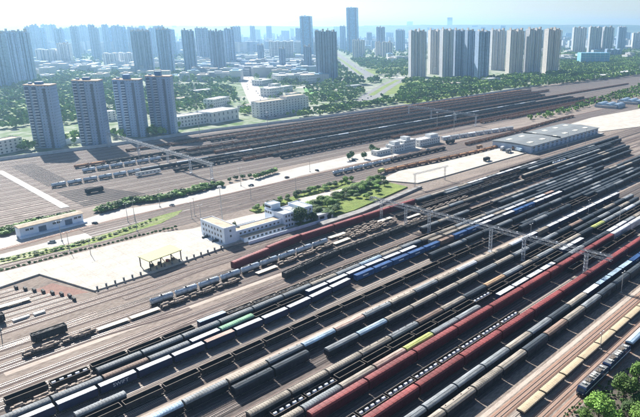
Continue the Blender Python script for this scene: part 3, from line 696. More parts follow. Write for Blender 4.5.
# ------------------------------------------------------------------ gantries, masts
M_gal = mat('galvanised_steel', (.34, .36, .38), .5, .2, 1, .3)
M_pole = mat('concrete_pole', (.36, .35, .33), .8, .2, 1)
def lattice(b, p, q, w, n, r=.09):
    p, q = Vector(p), Vector(q); d = (q-p); u = d.normalized(); a = u.orthogonal().normalized() if abs(u.z) > .9 else Vector((0, 0, 1)).cross(u).normalized(); c = u.cross(a)
    ofs = [(a*sx+c*sy)*w/2 for sx, sy in ((-1, -1), (1, -1), (1, 1), (-1, 1))]
    for o in ofs: b.cyl(p+o, q+o, r, 4)
    for i in range(n):
        s0, s1 = p+d*i/n, p+d*(i+1)/n
        for k in range(4):
            o1, o2 = ofs[k], ofs[(k+1) % 4]
            b.cyl(s0+(o1 if i % 2 else o2), s1+(o2 if i % 2 else o1), r*.6, 3); b.cyl(s0+o1, s0+o2, r*.6, 3)
def gantry(legs, beam, zt, label):
    cx, cy = legs[0]
    t = thing('track_gantry', label, 'gantry', (0, 0, 0))
    for x, y in legs:
        b = MB(); lattice(b, (x, y, 0), (x, y, zt), 1.5, 7, .12); b.box(x-1.1, x+1.1, y-1.1, y+1.1, -.1, .35); link('leg', b.mesh('leg', [mat('pale_steel', (.50, .52, .54), .5, .2, 1)]), t)
    b = MB(); lattice(b, beam[0]+(zt+.7,), beam[1]+(zt+.7,), 2.0, int(math.dist(*beam)/2.4), .10)
    link('beam', b.mesh('beam', [M_gal]), t)
    b = MB(); p, q = Vector(beam[0]+(zt+1.5,)), Vector(beam[1]+(zt+1.5,)); d = q-p; n = int(d.length/1.4)
    b.add([(p.x-.35, p.y, zt+1.5), (p.x+.35, p.y, zt+1.5), (q.x+.35, q.y, zt+1.5), (q.x-.35, q.y, zt+1.5), (p.x-.35, p.y, zt+1.58), (p.x+.35, p.y, zt+1.58), (q.x+.35, q.y, zt+1.58), (q.x-.35, q.y, zt+1.58)], [(0, 1, 2, 3), (4, 7, 6, 5), (0, 4, 5, 1), (1, 5, 6, 2), (2, 6, 7, 3), (3, 7, 4, 0)])
    link('walkway', b.mesh('walkway', [mat('grating', (.13, .135, .14), .7, .3, 1)]), t)
    b = MB()
    for s in (-1, 1):
        b.cyl((p.x+s*.7, p.y, zt+2.5), (q.x+s*.7, q.y, zt+2.5), .05, 4)
        for i in range(0, n, 2): k = p+d*i/n; b.cyl((k.x+s*.7, k.y, zt+1.5), (k.x+s*.7, k.y, zt+2.5), .04, 3)
    link('railing', b.mesh('railing', [M_gal]), t)
    for i in range(int(d.length/11)):
        k = p+d*(i+.5)/int(d.length/11); b = MB(); b.box(k.x-.9, k.x-.5, k.y-.3, k.y+.3, zt+2.2, zt+2.9); b.cyl((k.x-.7, k.y, zt+1.5), (k.x-.7, k.y, zt+2.2), .06, 4)
        link('floodlight', b.mesh('floodlight', [M_wlet]), t)
gantry([(263, 262.5-5.6), (260, 237-5.0+.6), (262, 213+2.2), (261, 169.8), (262, 147+2.3), (263.5, 114.4+2.3-2)], ((258, 262), (262, 101)), 13.4, 'long steel lattice gantry striding over the foreground trains')
gantry([(244, 640), (243, 567), (243, 508), (243, 468), (244, 435)], ((246, 645), (242.5, 429)), 12.5, 'steel lattice gantry crossing the upper left yard below the towers')
gantry([(632, 560), (628, 515), (624, 470), (622, 436)], ((633, 562), (621, 432)), 12.5, 'small distant lattice gantry crossing the middle of far yard')
# yard crane frame on the second apron
t = thing('portal_frame', 'slim steel portal frame at the near edge of freight apron', 'portal frame', (0, 0, 0))
for x, y in ((336, 291), (372, 289.5)):
    b = MB(); lattice(b, (x, y, 0), (x, y, 11), 1.0, 6, .1); link('leg', b.mesh('leg', [M_gal]), t)
b = MB(); lattice(b, (334, 291, 11.4), (376, 289.3, 11.4), .9, 14, .08); link('beam', b.mesh('beam', [M_gal]), t)

def mast(X, Y, h, label, cat='lamp post', arms=2, lat=False):
    t = thing('lamp_post', label, cat, (X, Y, 0), 0, 'masts and lamp posts of the yard')
    b = MB(); b.cyl((0, 0, 0), (0, 0, h), .2 if h < 20 else .32, 8, 0, .1 if h < 20 else .16); link('pole', b.mesh('pole', [M_pole]), t)
    b = MB(); b.box(-.5, .5, -.5, .5, -.1, .5); link('base', b.mesh('base', [M_pole]), t)
    if h > 20:
        b = MB(); b.cyl((0, 0, h-.4), (0, 0, h), 1.1, 12); link('crown_ring', b.mesh('ring', [M_gal]), t)
        for k in range(6):
            a = k*math.pi/3; b = MB(); b.box(1.05*math.cos(a)-.3, 1.05*math.cos(a)+.3, 1.05*math.sin(a)-.3, 1.05*math.sin(a)+.3, h-.9, h-.4); link('floodlight', b.mesh('floodlight', [M_wlet]), t)
    else:
        for s in ((-1, 1)[:arms]):
            b = MB(); b.cyl((0, 0, h-.3), (s*1.4, 0, h), .06, 5); link('arm', b.mesh('arm', [M_gal]), t)
            b = MB(); b.box(s*1.4-.35, s*1.4+.35, -.14, .14, h-.05, h+.1); link('lamp', b.mesh('lamp', [M_wlet]), t)
def hm(u, vb, vt): return height_for(u, vb, vt)
for u, vb, vt, lab in [
    (199.5, 134, 88, 'tall thin floodlight mast beyond the left gantry, in front of factory'), (223, 226, 186, 'tall pole rising behind the three-storey office roof'),
    (62, 241, 221, 'pole nearest the white shed on the pale lane'), (70, 252, 232, 'pole beside the gap in the grass strip'), (91, 256, 239, 'pole with foot on the apron left of canopy'),
    (128, 222, 204, 'left of the twin poles between grass strip and lane'), (135, 221, 201, 'right of the twin poles between grass strip and lane'), (137, 231, 214, 'third pole from the left beside the grass strip end'),
    (192, 219, 202, 'left of three poles above the office hedge'), (195, 216, 198, 'middle of three poles above the office hedge'), (201, 219, 205, 'right of three poles above the office hedge'),
    (241, 186, 168, 'pole on the bare tracks behind the office roof'), (296, 190, 178, 'pole on the fan of tracks above the garden'), (251, 199, 186, 'pole in front of the pale depot road bend'),
    (160, 207, 190, 'pole at the edge of depot road below the hedge'), (310, 172, 158, 'pole beside the pale depot road, middle of its run'), (392, 160, 147, 'pole by tanks under the white depot houses'),
    (437, 128, 112, 'mast right of the distant gantry'), (454, 130, 113, 'mast above the long cabins'), (484, 103, 88, 'far mast on the right of the far yard'), (489, 88, 66, 'tall mast at the woods edge right of centre'),
    (539, 82, 68, 'tall mast at the woods edge before right towers'), (345, 104, 90, 'mast in front of the green park strip'), (268, 131, 112, 'mast beside the office block corner'),
    (530, 244, 224, 'thin mast among the foreground trains right of the gantry'), (619, 225, 206, 'thin mast between trains near the right edge'), (588, 215, 200, 'thin mast behind the gantry right end'),
    (621, 293, 272, 'mast by the sandy strip at the right edge'), (600, 350, 332, 'pole standing beside the sand-topped wagons'), (549, 152, 136, 'pole before the warehouse front, left one'), (567, 150, 132, 'pole before the warehouse front, middle one'),
    (585, 146, 128, 'pole before the warehouse front, right one'), (0.5, 330, 300, 'pole at the left picture edge by sidings'), (140, 166, 150, 'pole beside the upper gantry leg'), (608, 83, 74, 'far pole at the upper right yard end')]:
    X, Y = at(u, vb); mast(X, Y, max(5, hm(u, vb, vt)), lab)
# pillars along the apron's lower edge
for i in range(17):
    X = 91.5+i*4.35
    b = MB(); b.box(-.35, .35, -.35, .35, 0, 2.3); b.box(-.42, .42, -.42, .42, 2.3, 2.45)
    tag(link('bollard_pillar', b.mesh('pillar', [mat('pillar_grey', (.16, .17, .18), .8, .2, 1)]), None, (X, 279.6+i*.31, .0)), '%s dark stub pillar from the left along the apron edge' % ordn(i), 'pillar', 'stub pillars along the apron edge')

# ------------------------------------------------------------------ buildings of the yard
M_white = mat('white_render', (.68, .75, .84), .8, .10, .25); M_white2 = mat('aged_white', (.66, .66, .64), .85, .12, .2)
M_tanroof = mat('tan_flat_roof', (.42, .34, .25), .9, .25, .3); M_gr = mat('grey_roof', (.33, .35, .36), .8, .2, .15)
M_frame = mat('window_frame', (.6, .62, .64), .6, .1, 1)
winc = {}
def window(parent, x, y, z, w, h, rz=0, name='window'):
    k = (round(w, 1), round(h, 1))
    if k not in winc:
        b = MB(); b.box(-w/2, w/2, -.06, .02, -h/2, h/2, 0)
        for p in ((-w/2-.06, -w/2+.04, -h/2, h/2), (w/2-.04, w/2+.06, -h/2, h/2), (-w/2-.06, w/2+.06, h/2-.03, h/2+.07), (-w/2-.1, w/2+.1, -h/2-.1, -h/2+.02), (-.03, .03, -h/2, h/2)):
            b.box(p[0], p[1], -.12, .03, p[2], p[3], 1)
        winc[k] = b.mesh('window', [M_glass, M_frame])
    o = link(name, winc[k], parent, (x, y, z), rz); return o
def block(parent, name, x0, x1, y0, y1, z1, m, roofm, par=.5, z0=0):
    b = MB(); b.box(x0, x1, y0, y1, z0, z1); w_ = link(name, b.mesh(name, [m]), parent)
    b = MB(); b.box(x0+.25, x1-.25, y0+.25, y1-.25, z1, z1+.12); link('roof', b.mesh('roof', [roofm]), parent)
    b = MB()
    for q in ((x0-.05, x1+.05, y0-.05, y0+.22), (x0-.05, x1+.05, y1-.22, y1+.05), (x0-.05, x0+.22, y0+.23, y1-.23), (x1-.22, x1+.05, y0+.23, y1-.23)): b.box(q[0], q[1], q[2], q[3], z1+.002, z1+par)
    link('parapet', b.mesh('parapet', [m]), parent)
def wrow(parent, face, fixed, a0, a1, n, zs, w, h):
    for z in zs:
        for i in range(n):
            a = a0+(a1-a0)*(i+.5)/n
            if face == '-y': window(parent, a, fixed, z, w, h)
            elif face == '-x': window(parent, fixed, a, z, w, h, -math.pi/2)
# office: three-storey west block, two-storey wing, three-storey rear block
t = thing('yard_office', 'pale blue three-storey office with two-storey wing beside the loading apron', 'office')
block(t, 'west_block', 165.5, 173.2, 287.5, 313.5, 10.4, M_white, M_tanroof)
wrow(t, '-x', 165.5, 289.5, 312, 7, (2.1, 5.2, 8.4), 1.5, 1.5); wrow(t, '-y', 287.5, 166.5, 172.5, 1, (5.2, 8.4), 1.2, 1.3)
b = MB(); b.box(162.5, 165.45, 288, 322, 0, 1.1); link('entrance_step', b.mesh('step', [M_white2]), t)
block(t, 'wing', 173.25, 206, 288.2, 296, 6.4, M_white, M_tanroof); wrow(t, '-y', 288.2, 175, 205, 10, (4.9,), 1.3, 1.1)
b = MB(); b.box(176, 206, 284.2, 288.15, 0, 3.1); link('lower_storey', b.mesh('lower', [M_white]), t); wrow(t, '-y', 284.2, 178, 205, 9, (1.8,), 1.6, 1.3)
b = MB(); b.box(175.6, 206.4, 283.8, 288.1, 3.1, 3.4); link('canopy_roof', b.mesh('canopy', [M_tanroof]), t)
b = MB(); b.box(176, 200, 308, 311, 0, 3.2); link('courtyard_annex', b.mesh('annex', [M_white2]), t)
block(t, 'rear_block', 206.1, 214, 286, 306, 9.6, M_white, M_gr); wrow(t, '-y', 286, 207, 213.5, 3, (2.2, 5.3, 8.2), 1.3, 1.5)
wrow(t, '-x', 206.1, 298, 305.5, 3, (8.2,), 1.9, 1.5)
block(t, 'stair_tower', 206.5, 213.5, 299, 306, 13.2, M_white, M_gr, .4, 9.8); b = MB(); b.box(206.44, 206.49, 299.6, 305.5, 11, 12.4); link('strip_window', b.mesh('strip', [M_glass]), t)
block(t, 'east_block', 222.5, 229.5, 286.5, 303, 10.2, M_white, M_gr); wrow(t, '-y', 286.5, 223, 229.2, 2, (2.2, 5.3, 8.4), 1.4, 1.5)
block(t, 'link_block', 214.1, 222.4, 289, 302, 8.6, M_white, M_gr)
t = thing('garage', 'low grey-roofed garage beside the office, left of the garden', 'garage')
block(t, 'wall', 230.5, 243, 282, 292, 4.2, M_white2, M_gr, .3)
for x in (233.5, 239.5):
    b = MB(); b.box(x-1.8, x+1.8, 281.9, 281.98, .1, 3.2); link('door', b.mesh('door', [M_under]), t)
b = MB(); b.box(176, 236, 279.6, 280, 0, 2.0); tag(link('boundary_wall', b.mesh('boundary_wall', [M_white])), 'long white boundary wall in front of the office wing', 'wall')
for k, (x, y, L_) in enumerate(((57.5, 273.8, 6.5), (64.5, 273.4, 4.5))):
    b = MB(); [b.box(-L_/2, L_/2, -.9, .9, .25+j*.28, .49+j*.28) for j in range(3)]; [b.box(q-.12, q+.12, -.95, .95, 0, .26) for q in (-L_/3, L_/3)]
    tag(link('concrete_slab_stack', b.mesh('slabs', [mat('slab_white', (.55, .54, .5), .9, .15, .6)]), None, (x, y, 0), .08), ['longer pale slab stack between the sidings and lone black wagon', 'shorter pale slab stack right of the longer one'][k], 'slab stack')
# white shed on the left
t = thing('goods_shed', 'long white goods shed with tan roof edge below the left hedge', 'shed', (108.5, 393.5, 0), .10)
b = MB(); b.box(-18.5, 18.5, -2.2, 4.6, 0, 6.2); link('wall', b.mesh('wall', [M_white]), t)
b = MB(); b.extx([(-2.9, 6.2), (-2.9, 6.5), (1.2, 7.2), (5.3, 6.5), (5.3, 6.2)], -19.2, 19.2); link('roof', b.mesh('roof', [M_tanroof]), t)
b = MB(); b.box(-19.5, 19.5, -5, -2.25, 0, 1.1); link('loading_dock', b.mesh('dock', [M_white]), t)
for x in (-14.5, -12, 1, 3.5, 14, 16.5): window(t, x, -2.2, 4.3, 1.9, 1.2)
for x in (-6, 9.5):
    b = MB(); b.box(x-2.2, x+2.2, -2.3, -2.22, 1.2, 4.6); link('door', b.mesh('door', [mat('door_blue', (.12, .16, .22), .6, .2, 1)]), t)
# canopy over the loading apron
t = thing('loading_canopy', 'pale yellow flat canopy on posts over the apron edge', 'canopy')
cp = [at(*p, 6.4) for p in ((137.7, 256.5), (149.2, 261.7), (181.8, 249.8), (170, 244.5))]
b = MB(); b.prism(cp, 6.1, 6.5); link('canopy_roof', b.mesh('canopy', [mat('yellow_roof', (.36, .355, .15), .7, .08, .4)]), t)
for i, (fx, fy) in enumerate(((.03, .06), (.35, .06), (.67, .06), (.97, .06), (.03, .94), (.35, .94), (.67, .94), (.97, .94))):
    def L2(a, b_, t_): return (a[0]+(b_[0]-a[0])*t_, a[1]+(b_[1]-a[1])*t_)
    lo_ = L2(cp[1], cp[2], fx); up_ = L2(cp[0], cp[3], fx); x, y = L2(lo_, up_, fy)
    b = MB(); b.box(x-.22, x+.22, y-.22, y+.22, 0, 6.1); link('post', b.mesh('post', [M_under]), t)
cx = sum(p[0] for p in cp)/4; cy = sum(p[1] for p in cp)/4
for k, (dx, dy, c) in enumerate(((-6, -1.5, 'd'), (-2, -1.6, 'k'), (3, -1.4, 'r'), (6, -1, 'b'))):
    t = thing('cargo_crate', '%s loading crate from the left in the shade under canopy' % ordn(k), 'crate', (cx+dx, cy+dy, .9), k, 'crates under the canopy')
    b = MB(); b.box(-.9, .9, -.6, .6, .15, 1.3); link('crate_body', b.mesh('crate', [wm(c, 'roof')]), t)
    b = MB(); [b.box(-.9, .9, y-.1, y+.1, 0, .149) for y in (-.5, 0, .5)]; [b.box(x-.06, x+.06, -.65, .65, .16, 1.36) for x in (-.85, 0, .85)]; link('slats', b.mesh('slats', [M_rim]), t)
# warehouse
t = thing('warehouse', 'big blue-grey warehouse with flat grey roof and skylight strips', 'warehouse')
W0, W1, V0, V1 = 514.5, 668, 292, 338
b = MB(); b.box(W0, W1, V0, V1, 0, 7.2); link('wall', b.mesh('wall', [mat('blue_cladding', (.42, .50, .60), .6, .1, .3)]), t)
b = MB(); b.extx([(V0-1, 7.2), (V0-1, 7.7), ((V0+V1)/2, 8.9), (V1+1, 7.7), (V1+1, 7.2)], W0-1, W1+1); rf = link('roof', b.mesh('roof', [mat('grey_sheet_roof', (.16, .175, .18), .8, .12, .1)]), t)
for i in range(6):
    for j, y in enumerate((302, 327)):
        x = W0+14+i*25; z = 7.7+1.2*(1-abs(y-315)/24); b = MB(); b.box(x-4, x+4, y-2.2, y+2.2, z-.2, z+.28); link('skylight', b.mesh('skylight', [mat('skylight_cream', (.75, .72, .6), .5, .1, 1)]), rf)
b = MB(); b.box(W0+60, W0+60.8, V0, V1, 8.0, 9.3); link('fire_wall', b.mesh('firewall', [M_under]), t)
for i in range(16):
    x = W0+5+i*9.6; window(t, x, V0, 5.2, 4.6, 1.4)
    b = MB(); b.box(x-2, x+2, V0-.12, V0-.01, .9, 3.6); link('door', b.mesh('door', [mat('roller_door', (.20, .26, .34), .6, .2, 1)]), t)
b = MB(); b.box(W0, W1+8, V0-4.2, V0-.2, 0, 1.0); link('loading_dock', b.mesh('dock', [M_pole]), t)
# lorries and containers in front of the warehouse
def lorry(X, Y, rz, cab, boxc, label, L=9):
    t = thing('parked_lorry', label, 'lorry', (X, Y, .9), rz, 'lorries parked on the aprons')
    b = MB(); b.box(-L/2, L/2, -1.2, 1.2, 1.2, 3.7); link('cargo_box', b.mesh('cargo', [wm(boxc, 'roof')]), t)
    b = MB(); b.prism([(L/2+.2, -1.15), (L/2+2.1, -1.1), (L/2+2.1, 1.1), (L/2+.2, 1.15)], .6, 2.9); link('cab', b.mesh('cab', [wm(cab, 'roof')]), t)
    b = MB(); b.box(L/2+2.05, L/2+2.13, -1, 1, 1.8, 2.7); link('windscreen', b.mesh('ws', [M_glass]), t)
    b = MB(); b.box(-L/2, L/2+2, -.5, .5, .7, 1.19); link('chassis', b.mesh('chassis', [M_under]), t)
    for x in (-L/2+1, -L/2+2.3, L/2+1.1):
        for s in (-1, 1):
            b = MB(); b.cyl((x, s*.85, .5), (x, s*1.15, .5), .5, 10); link('wheel', b.mesh('wheel', [M_under]), t)
for k, (u, v, rz, c, c2, lab) in enumerate([(502, 151, .3, 'w', 'w', 'white lorry left of the warehouse end wall'), (508, 153.5, .1, 'w', 'g', 'grey lorry nearest the warehouse front corner'), (513, 150.5, .5, 'r', 'b', 'red-cabbed lorry against the warehouse end wall'),
        (497, 147, 0, 'w', 'w', 'white lorry behind the others at warehouse end'), (486, 162, .05, 'k', 'k', 'dark trailer lying along the freight apron'), (519, 152.5, 1.2, 'w', 'l', 'pale blue lorry on apron by warehouse corner'),
        (479, 149.5, .1, 'o', 'o', 'orange lorry beside the orange scrap train end'), (381, 174, .2, 'o', 'y', 'yellow lorry at the pointed apron end')]):
    X, Y = at(u, v); lorry(X, Y, rz, c, c2, lab, 7)
# depot houses
def house(x0, x1, y0, y1, h, label, floors, nw, step=None):
    t = thing('depot_house', label, 'house', (0, 0, 0)); block(t, 'wall', x0, x1, y0, y1, h, M_white2, mat('white_roof', (.66, .66, .65), .8, .15, .3), .5)
    wrow(t, '-y', y0, x0+1, x1-1, nw, [1.9+3.1*k for k in range(floors)], 1.5, 1.4); wrow(t, '-x', x0, y0+.5, y1-.5, 2, [1.9+3.1*k for k in range(floors)], 1.3, 1.4)
    if step: block(t, 'penthouse', x0+step[0], x0+step[1], y0+2, y1-1, h+3, M_white2, M_gr, .3, h+.1)
house(402, 422, 398, 406, 4.4, 'small flat white depot house, leftmost of the row', 1, 5)
house(424, 440, 396, 407, 7, 'two-storey white depot house with stepped roof', 2, 4, (4, 12))
house(441, 459, 397, 409, 9.3, 'tallest white depot house with dark windows, mid row', 3, 5, (6, 12))
house(466, 500, 397, 408, 6.8, 'long two-storey white depot house with square windows', 2, 9, (20, 33))
for i in range(9):
    X = 518+i*13.2; Y = 403-i*2.05
    t = thing('site_cabin', '%s white cabin from the left in the long cabin row' % ordn(i), 'cabin', (X, Y, 0), -.155, 'white cabins in a row beside the depot')
    b = MB(); b.box(-5.9, 5.9, -1.9, 1.9, 0, 3.6); link('wall', b.mesh('wall', [M_white2]), t)
    b = MB(); b.extx([(-2.1, 3.6), (-2.1, 3.75), (0, 4.3), (2.1, 3.75), (2.1, 3.6)], -6.1, 6.1); link('roof', b.mesh('roof', [M_gr if i % 3 else M_white]), t)
    for x in (-4, -1.3, 3.4): window(t, x, -1.9, 2.1, 1.3, 1.1)
    b = MB(); b.box(.6, 1.6, -1.97, -1.91, .1, 2.4); link('door', b.mesh('door', [M_under]), t)
# white brake coach in the upper yard
t = thing('service_coach', 'white windowed coach standing alone on the upper left tracks', 'coach', (214.5, 487.5, 0))
b = MB(); b.box(-10.5, 10.5, -1.5, 1.5, 1.1, 3.6); link('body', b.mesh('body', [M_white2]), t)
b = MB(); b.extx([(1.55, 3.6)]+arch(1.55, 3.62, 4.2, 6)+[(-1.55, 3.6)], -10.6, 10.6); link('roof', b.mesh('roof', [wm('g', 'roof')]), t)
for i in range(6): window(t, -8.5+i*3.4, -1.5, 2.6, 1.5, .9)
for s in (-1, 1):
    B = MB(); bogie(B, s*7.5, 1); link('bogie', B.mesh('bogie', [M_wheel]), t)
# far wall of the yard and small platform edges
wp = [at(*p) for p in ((-30, 164), (0, 160), (110, 145.6), (210, 131), (310, 119), (410, 105.5), (480, 95), (540, 85.5))]
b = MB(); n = len(wp); b.prism([(x, y-3.2) for x, y in wp]+[(x, y+3.2) for x, y in wp[::-1]], 0, 1.2); struct('perimeter_road', b, M_road)
b = MB(); b.prism([(x, y-4.0) for x, y in wp]+[(x, y-3.6) for x, y in wp[::-1]], 0, 3.2); tag(link('perimeter_wall', b.mesh('wall', [mat('pale_wall', (.5, .52, .53), .85, .15, .2)])), 'long pale perimeter wall closing the yard below the city', 'wall')
# ------------------------------------------------------------------ trees
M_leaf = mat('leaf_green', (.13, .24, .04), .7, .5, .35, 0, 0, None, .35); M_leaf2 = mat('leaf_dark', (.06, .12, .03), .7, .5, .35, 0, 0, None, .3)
M_leaf3 = mat('leaf_far', (.17, .27, .05), .8, .55, .03); M_bark = mat('bark', (.10, .075, .055), .9, .3, 2)
def crown_mb(rn, n=420, rad=1.0, squash=.8, leaf=.13):
    """leaf-sized faces strewn over several clumps; unit crown centred at origin"""
    b = MB(); cl = []
    for k in range(11):
        a = rn.uniform(0, 6.28); e = rn.uniform(-.5, 1.2); d = rn.uniform(.25, .62)
        cl.append((Vector((math.cos(a)*math.cos(e)*d, math.sin(a)*math.cos(e)*d, math.sin(e)*d*squash)), rn.uniform(.28, .5)))
    cl.append((Vector((0, 0, 0)), .55))
    for i in range(n):
        c, r = cl[rn.randrange(len(cl))]
        v = Vector((rn.gauss(0, 1), rn.gauss(0, 1), rn.gauss(0, 1))).normalized(); p = c+v*r*rn.uniform(.72, 1.05)*Vector((1, 1, squash)).length/1.6
        nn = (v+Vector((rn.uniform(-.7, .7), rn.uniform(-.7, .7), rn.uniform(-.3, .9)))).normalized(); a = nn.orthogonal().normalized(); q = nn.cross(a); s = leaf*rn.uniform(.6, 1.5)
        t_ = rn.uniform(0, 3.1); a2 = a*math.cos(t_)+q*math.sin(t_); q2 = q*math.cos(t_)-a*math.sin(t_)
        b.add([tuple(p+a2*s), tuple(p+q2*s*.8), tuple(p-a2*s), tuple(p-q2*s*.8)], [(0, 1, 2, 3)])
    return b
CR = [crown_mb(random.Random(i), 3400, leaf=.048) for i in range(3)]
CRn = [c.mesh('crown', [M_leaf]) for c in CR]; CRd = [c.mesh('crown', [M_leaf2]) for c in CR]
CS = [crown_mb(random.Random(i+10), 260, leaf=.17) for i in range(4)]
CSn = [c.mesh('crown', [M_leaf]) for c in CS]; CSd = [c.mesh('crown', [M_leaf2]) for c in CS]
TC = [crown_mb(random.Random(i+30), 26, leaf=.46) for i in range(5)]
trunk_cache = {}
def trunk_mesh():
    if 't' not in trunk_cache:
        b = MB(); b.cyl((0, 0, -.05), (0, 0, .62), .045, 7, 0, .026)
        rn = random.Random(2)
        for k in range(6):
            a = k*1.05; b.cyl((0, 0, .3+.05*k), (.3*math.cos(a), .3*math.sin(a), .62+.05*(k % 3)), .018, 5, 0, .006)
        trunk_cache['t'] = b.mesh('trunk', [M_bark])
    return trunk_cache['t']
def tree(X, Y, h, r, label, group, dark=False, fine=False, name='tree', z=0, cat='tree'):
    t = thing(name, label, cat, (X, Y, z), random.uniform(0, 6), group)
    link('trunk', trunk_mesh(), t, scale=(h*.9, h*.9, h))
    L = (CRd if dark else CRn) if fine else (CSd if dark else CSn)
    link('crown', random.choice(L), t, (0, 0, h*.55), scale=(r*1.3, r*1.3, h*.55))
# bottom right corner
for i, (u, v, zc, r, h, lab) in enumerate([(600, 404, 6, 5.4, 9.5, 'round bright tree at bottom right, nearest the locomotive nose'), (625, 384, 6, 5.0, 9.5, 'round bright tree beside the second locomotive at right edge'), (637, 369, 5, 3.6, 8, 'paler tree cut by the right edge above two round ones'),
        (628, 407, 3, 3.6, 5.5, 'lower bushy tree between the two round trees'), (640, 396, 4, 3.6, 6, 'bushy tree cut by the right edge at bottom'), (585, 417, 3, 3.2, 6, 'small tree at the bottom edge left of round tree'), (613, 417, 4, 3.8, 7, 'tree at the bottom edge below the two round ones'), (640, 415, 4, 4.5, 7.5, 'tree filling the bottom right corner')]):
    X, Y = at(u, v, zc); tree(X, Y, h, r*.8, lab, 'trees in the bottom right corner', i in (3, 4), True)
# office tree and courtyard shrubs
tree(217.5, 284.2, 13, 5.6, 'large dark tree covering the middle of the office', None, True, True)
tree(183, 305, 7, 1.3, 'narrow dark conifer in the office courtyard', None, True, True)
# garden trees
rn = random.Random(5); k = 0
for i in range(74):
    s = rn.random(); X = 228+s*104; lo_, up_ = 284+s*15, 306+s*24
    if s < .28: Y = rn.uniform(lo_, up_); r = rn.uniform(2.6, 4.2); h = rn.uniform(5, 8)
    else:
        Y = up_-rn.uniform(0, 9) if i % 3 else rn.uniform(lo_+3, up_); r = rn.uniform(1.7, 3.2); h = rn.uniform(3.5, 6.5)
    tree(X, Y, h*.85, r*1.3, '%s tree counted from the front of the green garden' % ordn(k), 'trees in the green garden', rn.random() < .3, True, z=.9); k += 1
for i in range(26):
    X = 216+i*4.0; Y = 331+(X-214)*.135+rn.uniform(-3, 3); tree(X, Y, rn.uniform(3, 5.5), rn.uniform(1.8, 3), '%s tree from the left in the strip behind garden path' % ordn(i), 'trees in the strip behind the garden path', rn.random() < .4, True, z=.5)
# hedge shrubs between apron and tracks
for i in range(44):
    X = 52+i*2.55; Y = 339.3-(X-50)*.01+rn.uniform(-.3, .3)
    if X > 164: Y -= (X-164)*.3
    tree(X, Y, rn.uniform(1.6, 2.4), rn.uniform(.9, 1.2), '%s small round shrub from the left along the apron back edge' % ordn(i), 'shrubs along the back of the apron', True, False, 'shrub', .2, 'shrub')
# upper-left hedge
hx = [(0, 229), (20, 224), (45, 217), (74, 211)]; hx2 = [(96, 208), (110, 204), (130, 198), (150, 196), (165, 194), (190, 188), (214, 182), (222, 181)]
def along(pts, s):
    L = [math.dist(p, q) for p, q in zip(pts, pts[1:])]; d = s*sum(L)
    for (p, q), l in zip(zip(pts, pts[1:]), L):
        if d <= l: return (p[0]+(q[0]-p[0])*d/l, p[1]+(q[1]-p[1])*d/l)
        d -= l
    return pts[-1]
for nm_, pts, N, h0 in (('left hedge behind the goods shed', hx, 26, 4.0), ('leafy hedge above the depot road', hx2, 52, 4.4)):
    for i in range(N):
        for j in range(2):
            u, v = along(pts, (i+.5)/N); X, Y = at(u, v+2, 2); X += rn.uniform(-1.2, 1.2); Y += (-3.2 if j else 1.8)+rn.uniform(-1, 1)
            tree(X, Y, h0*rn.uniform(.7, 1.1), rn.uniform(2.2, 3.1), '%s tree from left, %s row of the %s' % (ordn(i), 'front' if j else 'back', nm_), 'trees of the '+nm_, rn.random() < .3, False)
for i in range(9):
    u, v = along([(256, 179), (275, 173)], i/8); X, Y = at(u, v); tree(X, Y, 4.8, 3, '%s tree in the small clump where the depot road narrows' % ordn(i), 'small clump beside the depot road', i % 2, False)
for i, (u, v) in enumerate(((230, 182), (236, 180), (243, 179), (250, 178), (349, 160), (352, 158), (374, 153), (377, 154), (372, 151), (364, 159))):
    X, Y = at(u, v); tree(X, Y, 7 if i > 3 else 4, 3.4 if i > 3 else 2.2, '%s tree from the left in scattered trees near the depot' % ordn(i), 'scattered depot trees', True)
# grass strip shrubs
for i in range(30):
    u, v = along([(2, 262), (45, 252), (60, 250), (110, 236), (160, 219)], (i+.3)/30); X, Y = at(u, v); tree(X, Y+rn.uniform(-1.5, 1.5), rn.uniform(1, 2.2), rn.uniform(.8, 1.9), '%s low bush from the left along the grass strip' % ordn(i), 'bushes on the grass strip', i % 3 == 0, False, 'bush', .3, 'bush')

ROADS = [([(266, 112), (258, 100), (249, 84), (244, 72), (250, 62), (256, 56)], 36), ([(263, 96), (268, 88), (262, 78), (268, 73)], 18), ([(320, 44), (336, 55), (350, 66), (372, 79)], 55), ([(300, 88), (352, 77.5), (400, 77.5), (470, 80), (560, 73)], 28),
    ([(404, 78), (390, 84), (372, 95), (362, 104)], 34), ([(262, 119), (312, 109), (360, 102), (376, 96)], 22), ([(312, 110), (345, 105), (376, 101)], 18), ([(392, 88), (424, 84)], 30), ([(303, 92), (316, 92)], 45), ([(262, 116), (312, 108)], 24), ([(398, 104), (470, 94), (540, 84)], 12), ([(356, 73), (410, 69)], 60)]
RSEG = []
for pts_, w_ in ROADS:
    P_ = [at(*p) for p in pts_]
    for a_, b_ in zip(P_, P_[1:]): RSEG.append((a_, b_, w_/2+4, (b_[0]-a_[0])**2+(b_[1]-a_[1])**2))
def on_road(x, y):
    for a_, b_, w_, l2 in RSEG:
        t_ = ((x-a_[0])*(b_[0]-a_[0])+(y-a_[1])*(b_[1]-a_[1]))/l2; t_ = max(0, min(1, t_))
        if abs(a_[0]+t_*(b_[0]-a_[0])-x) < w_ and math.hypot(a_[0]+t_*(b_[0]-a_[0])-x, a_[1]+t_*(b_[1]-a_[1])-y) < w_: return True
    return False
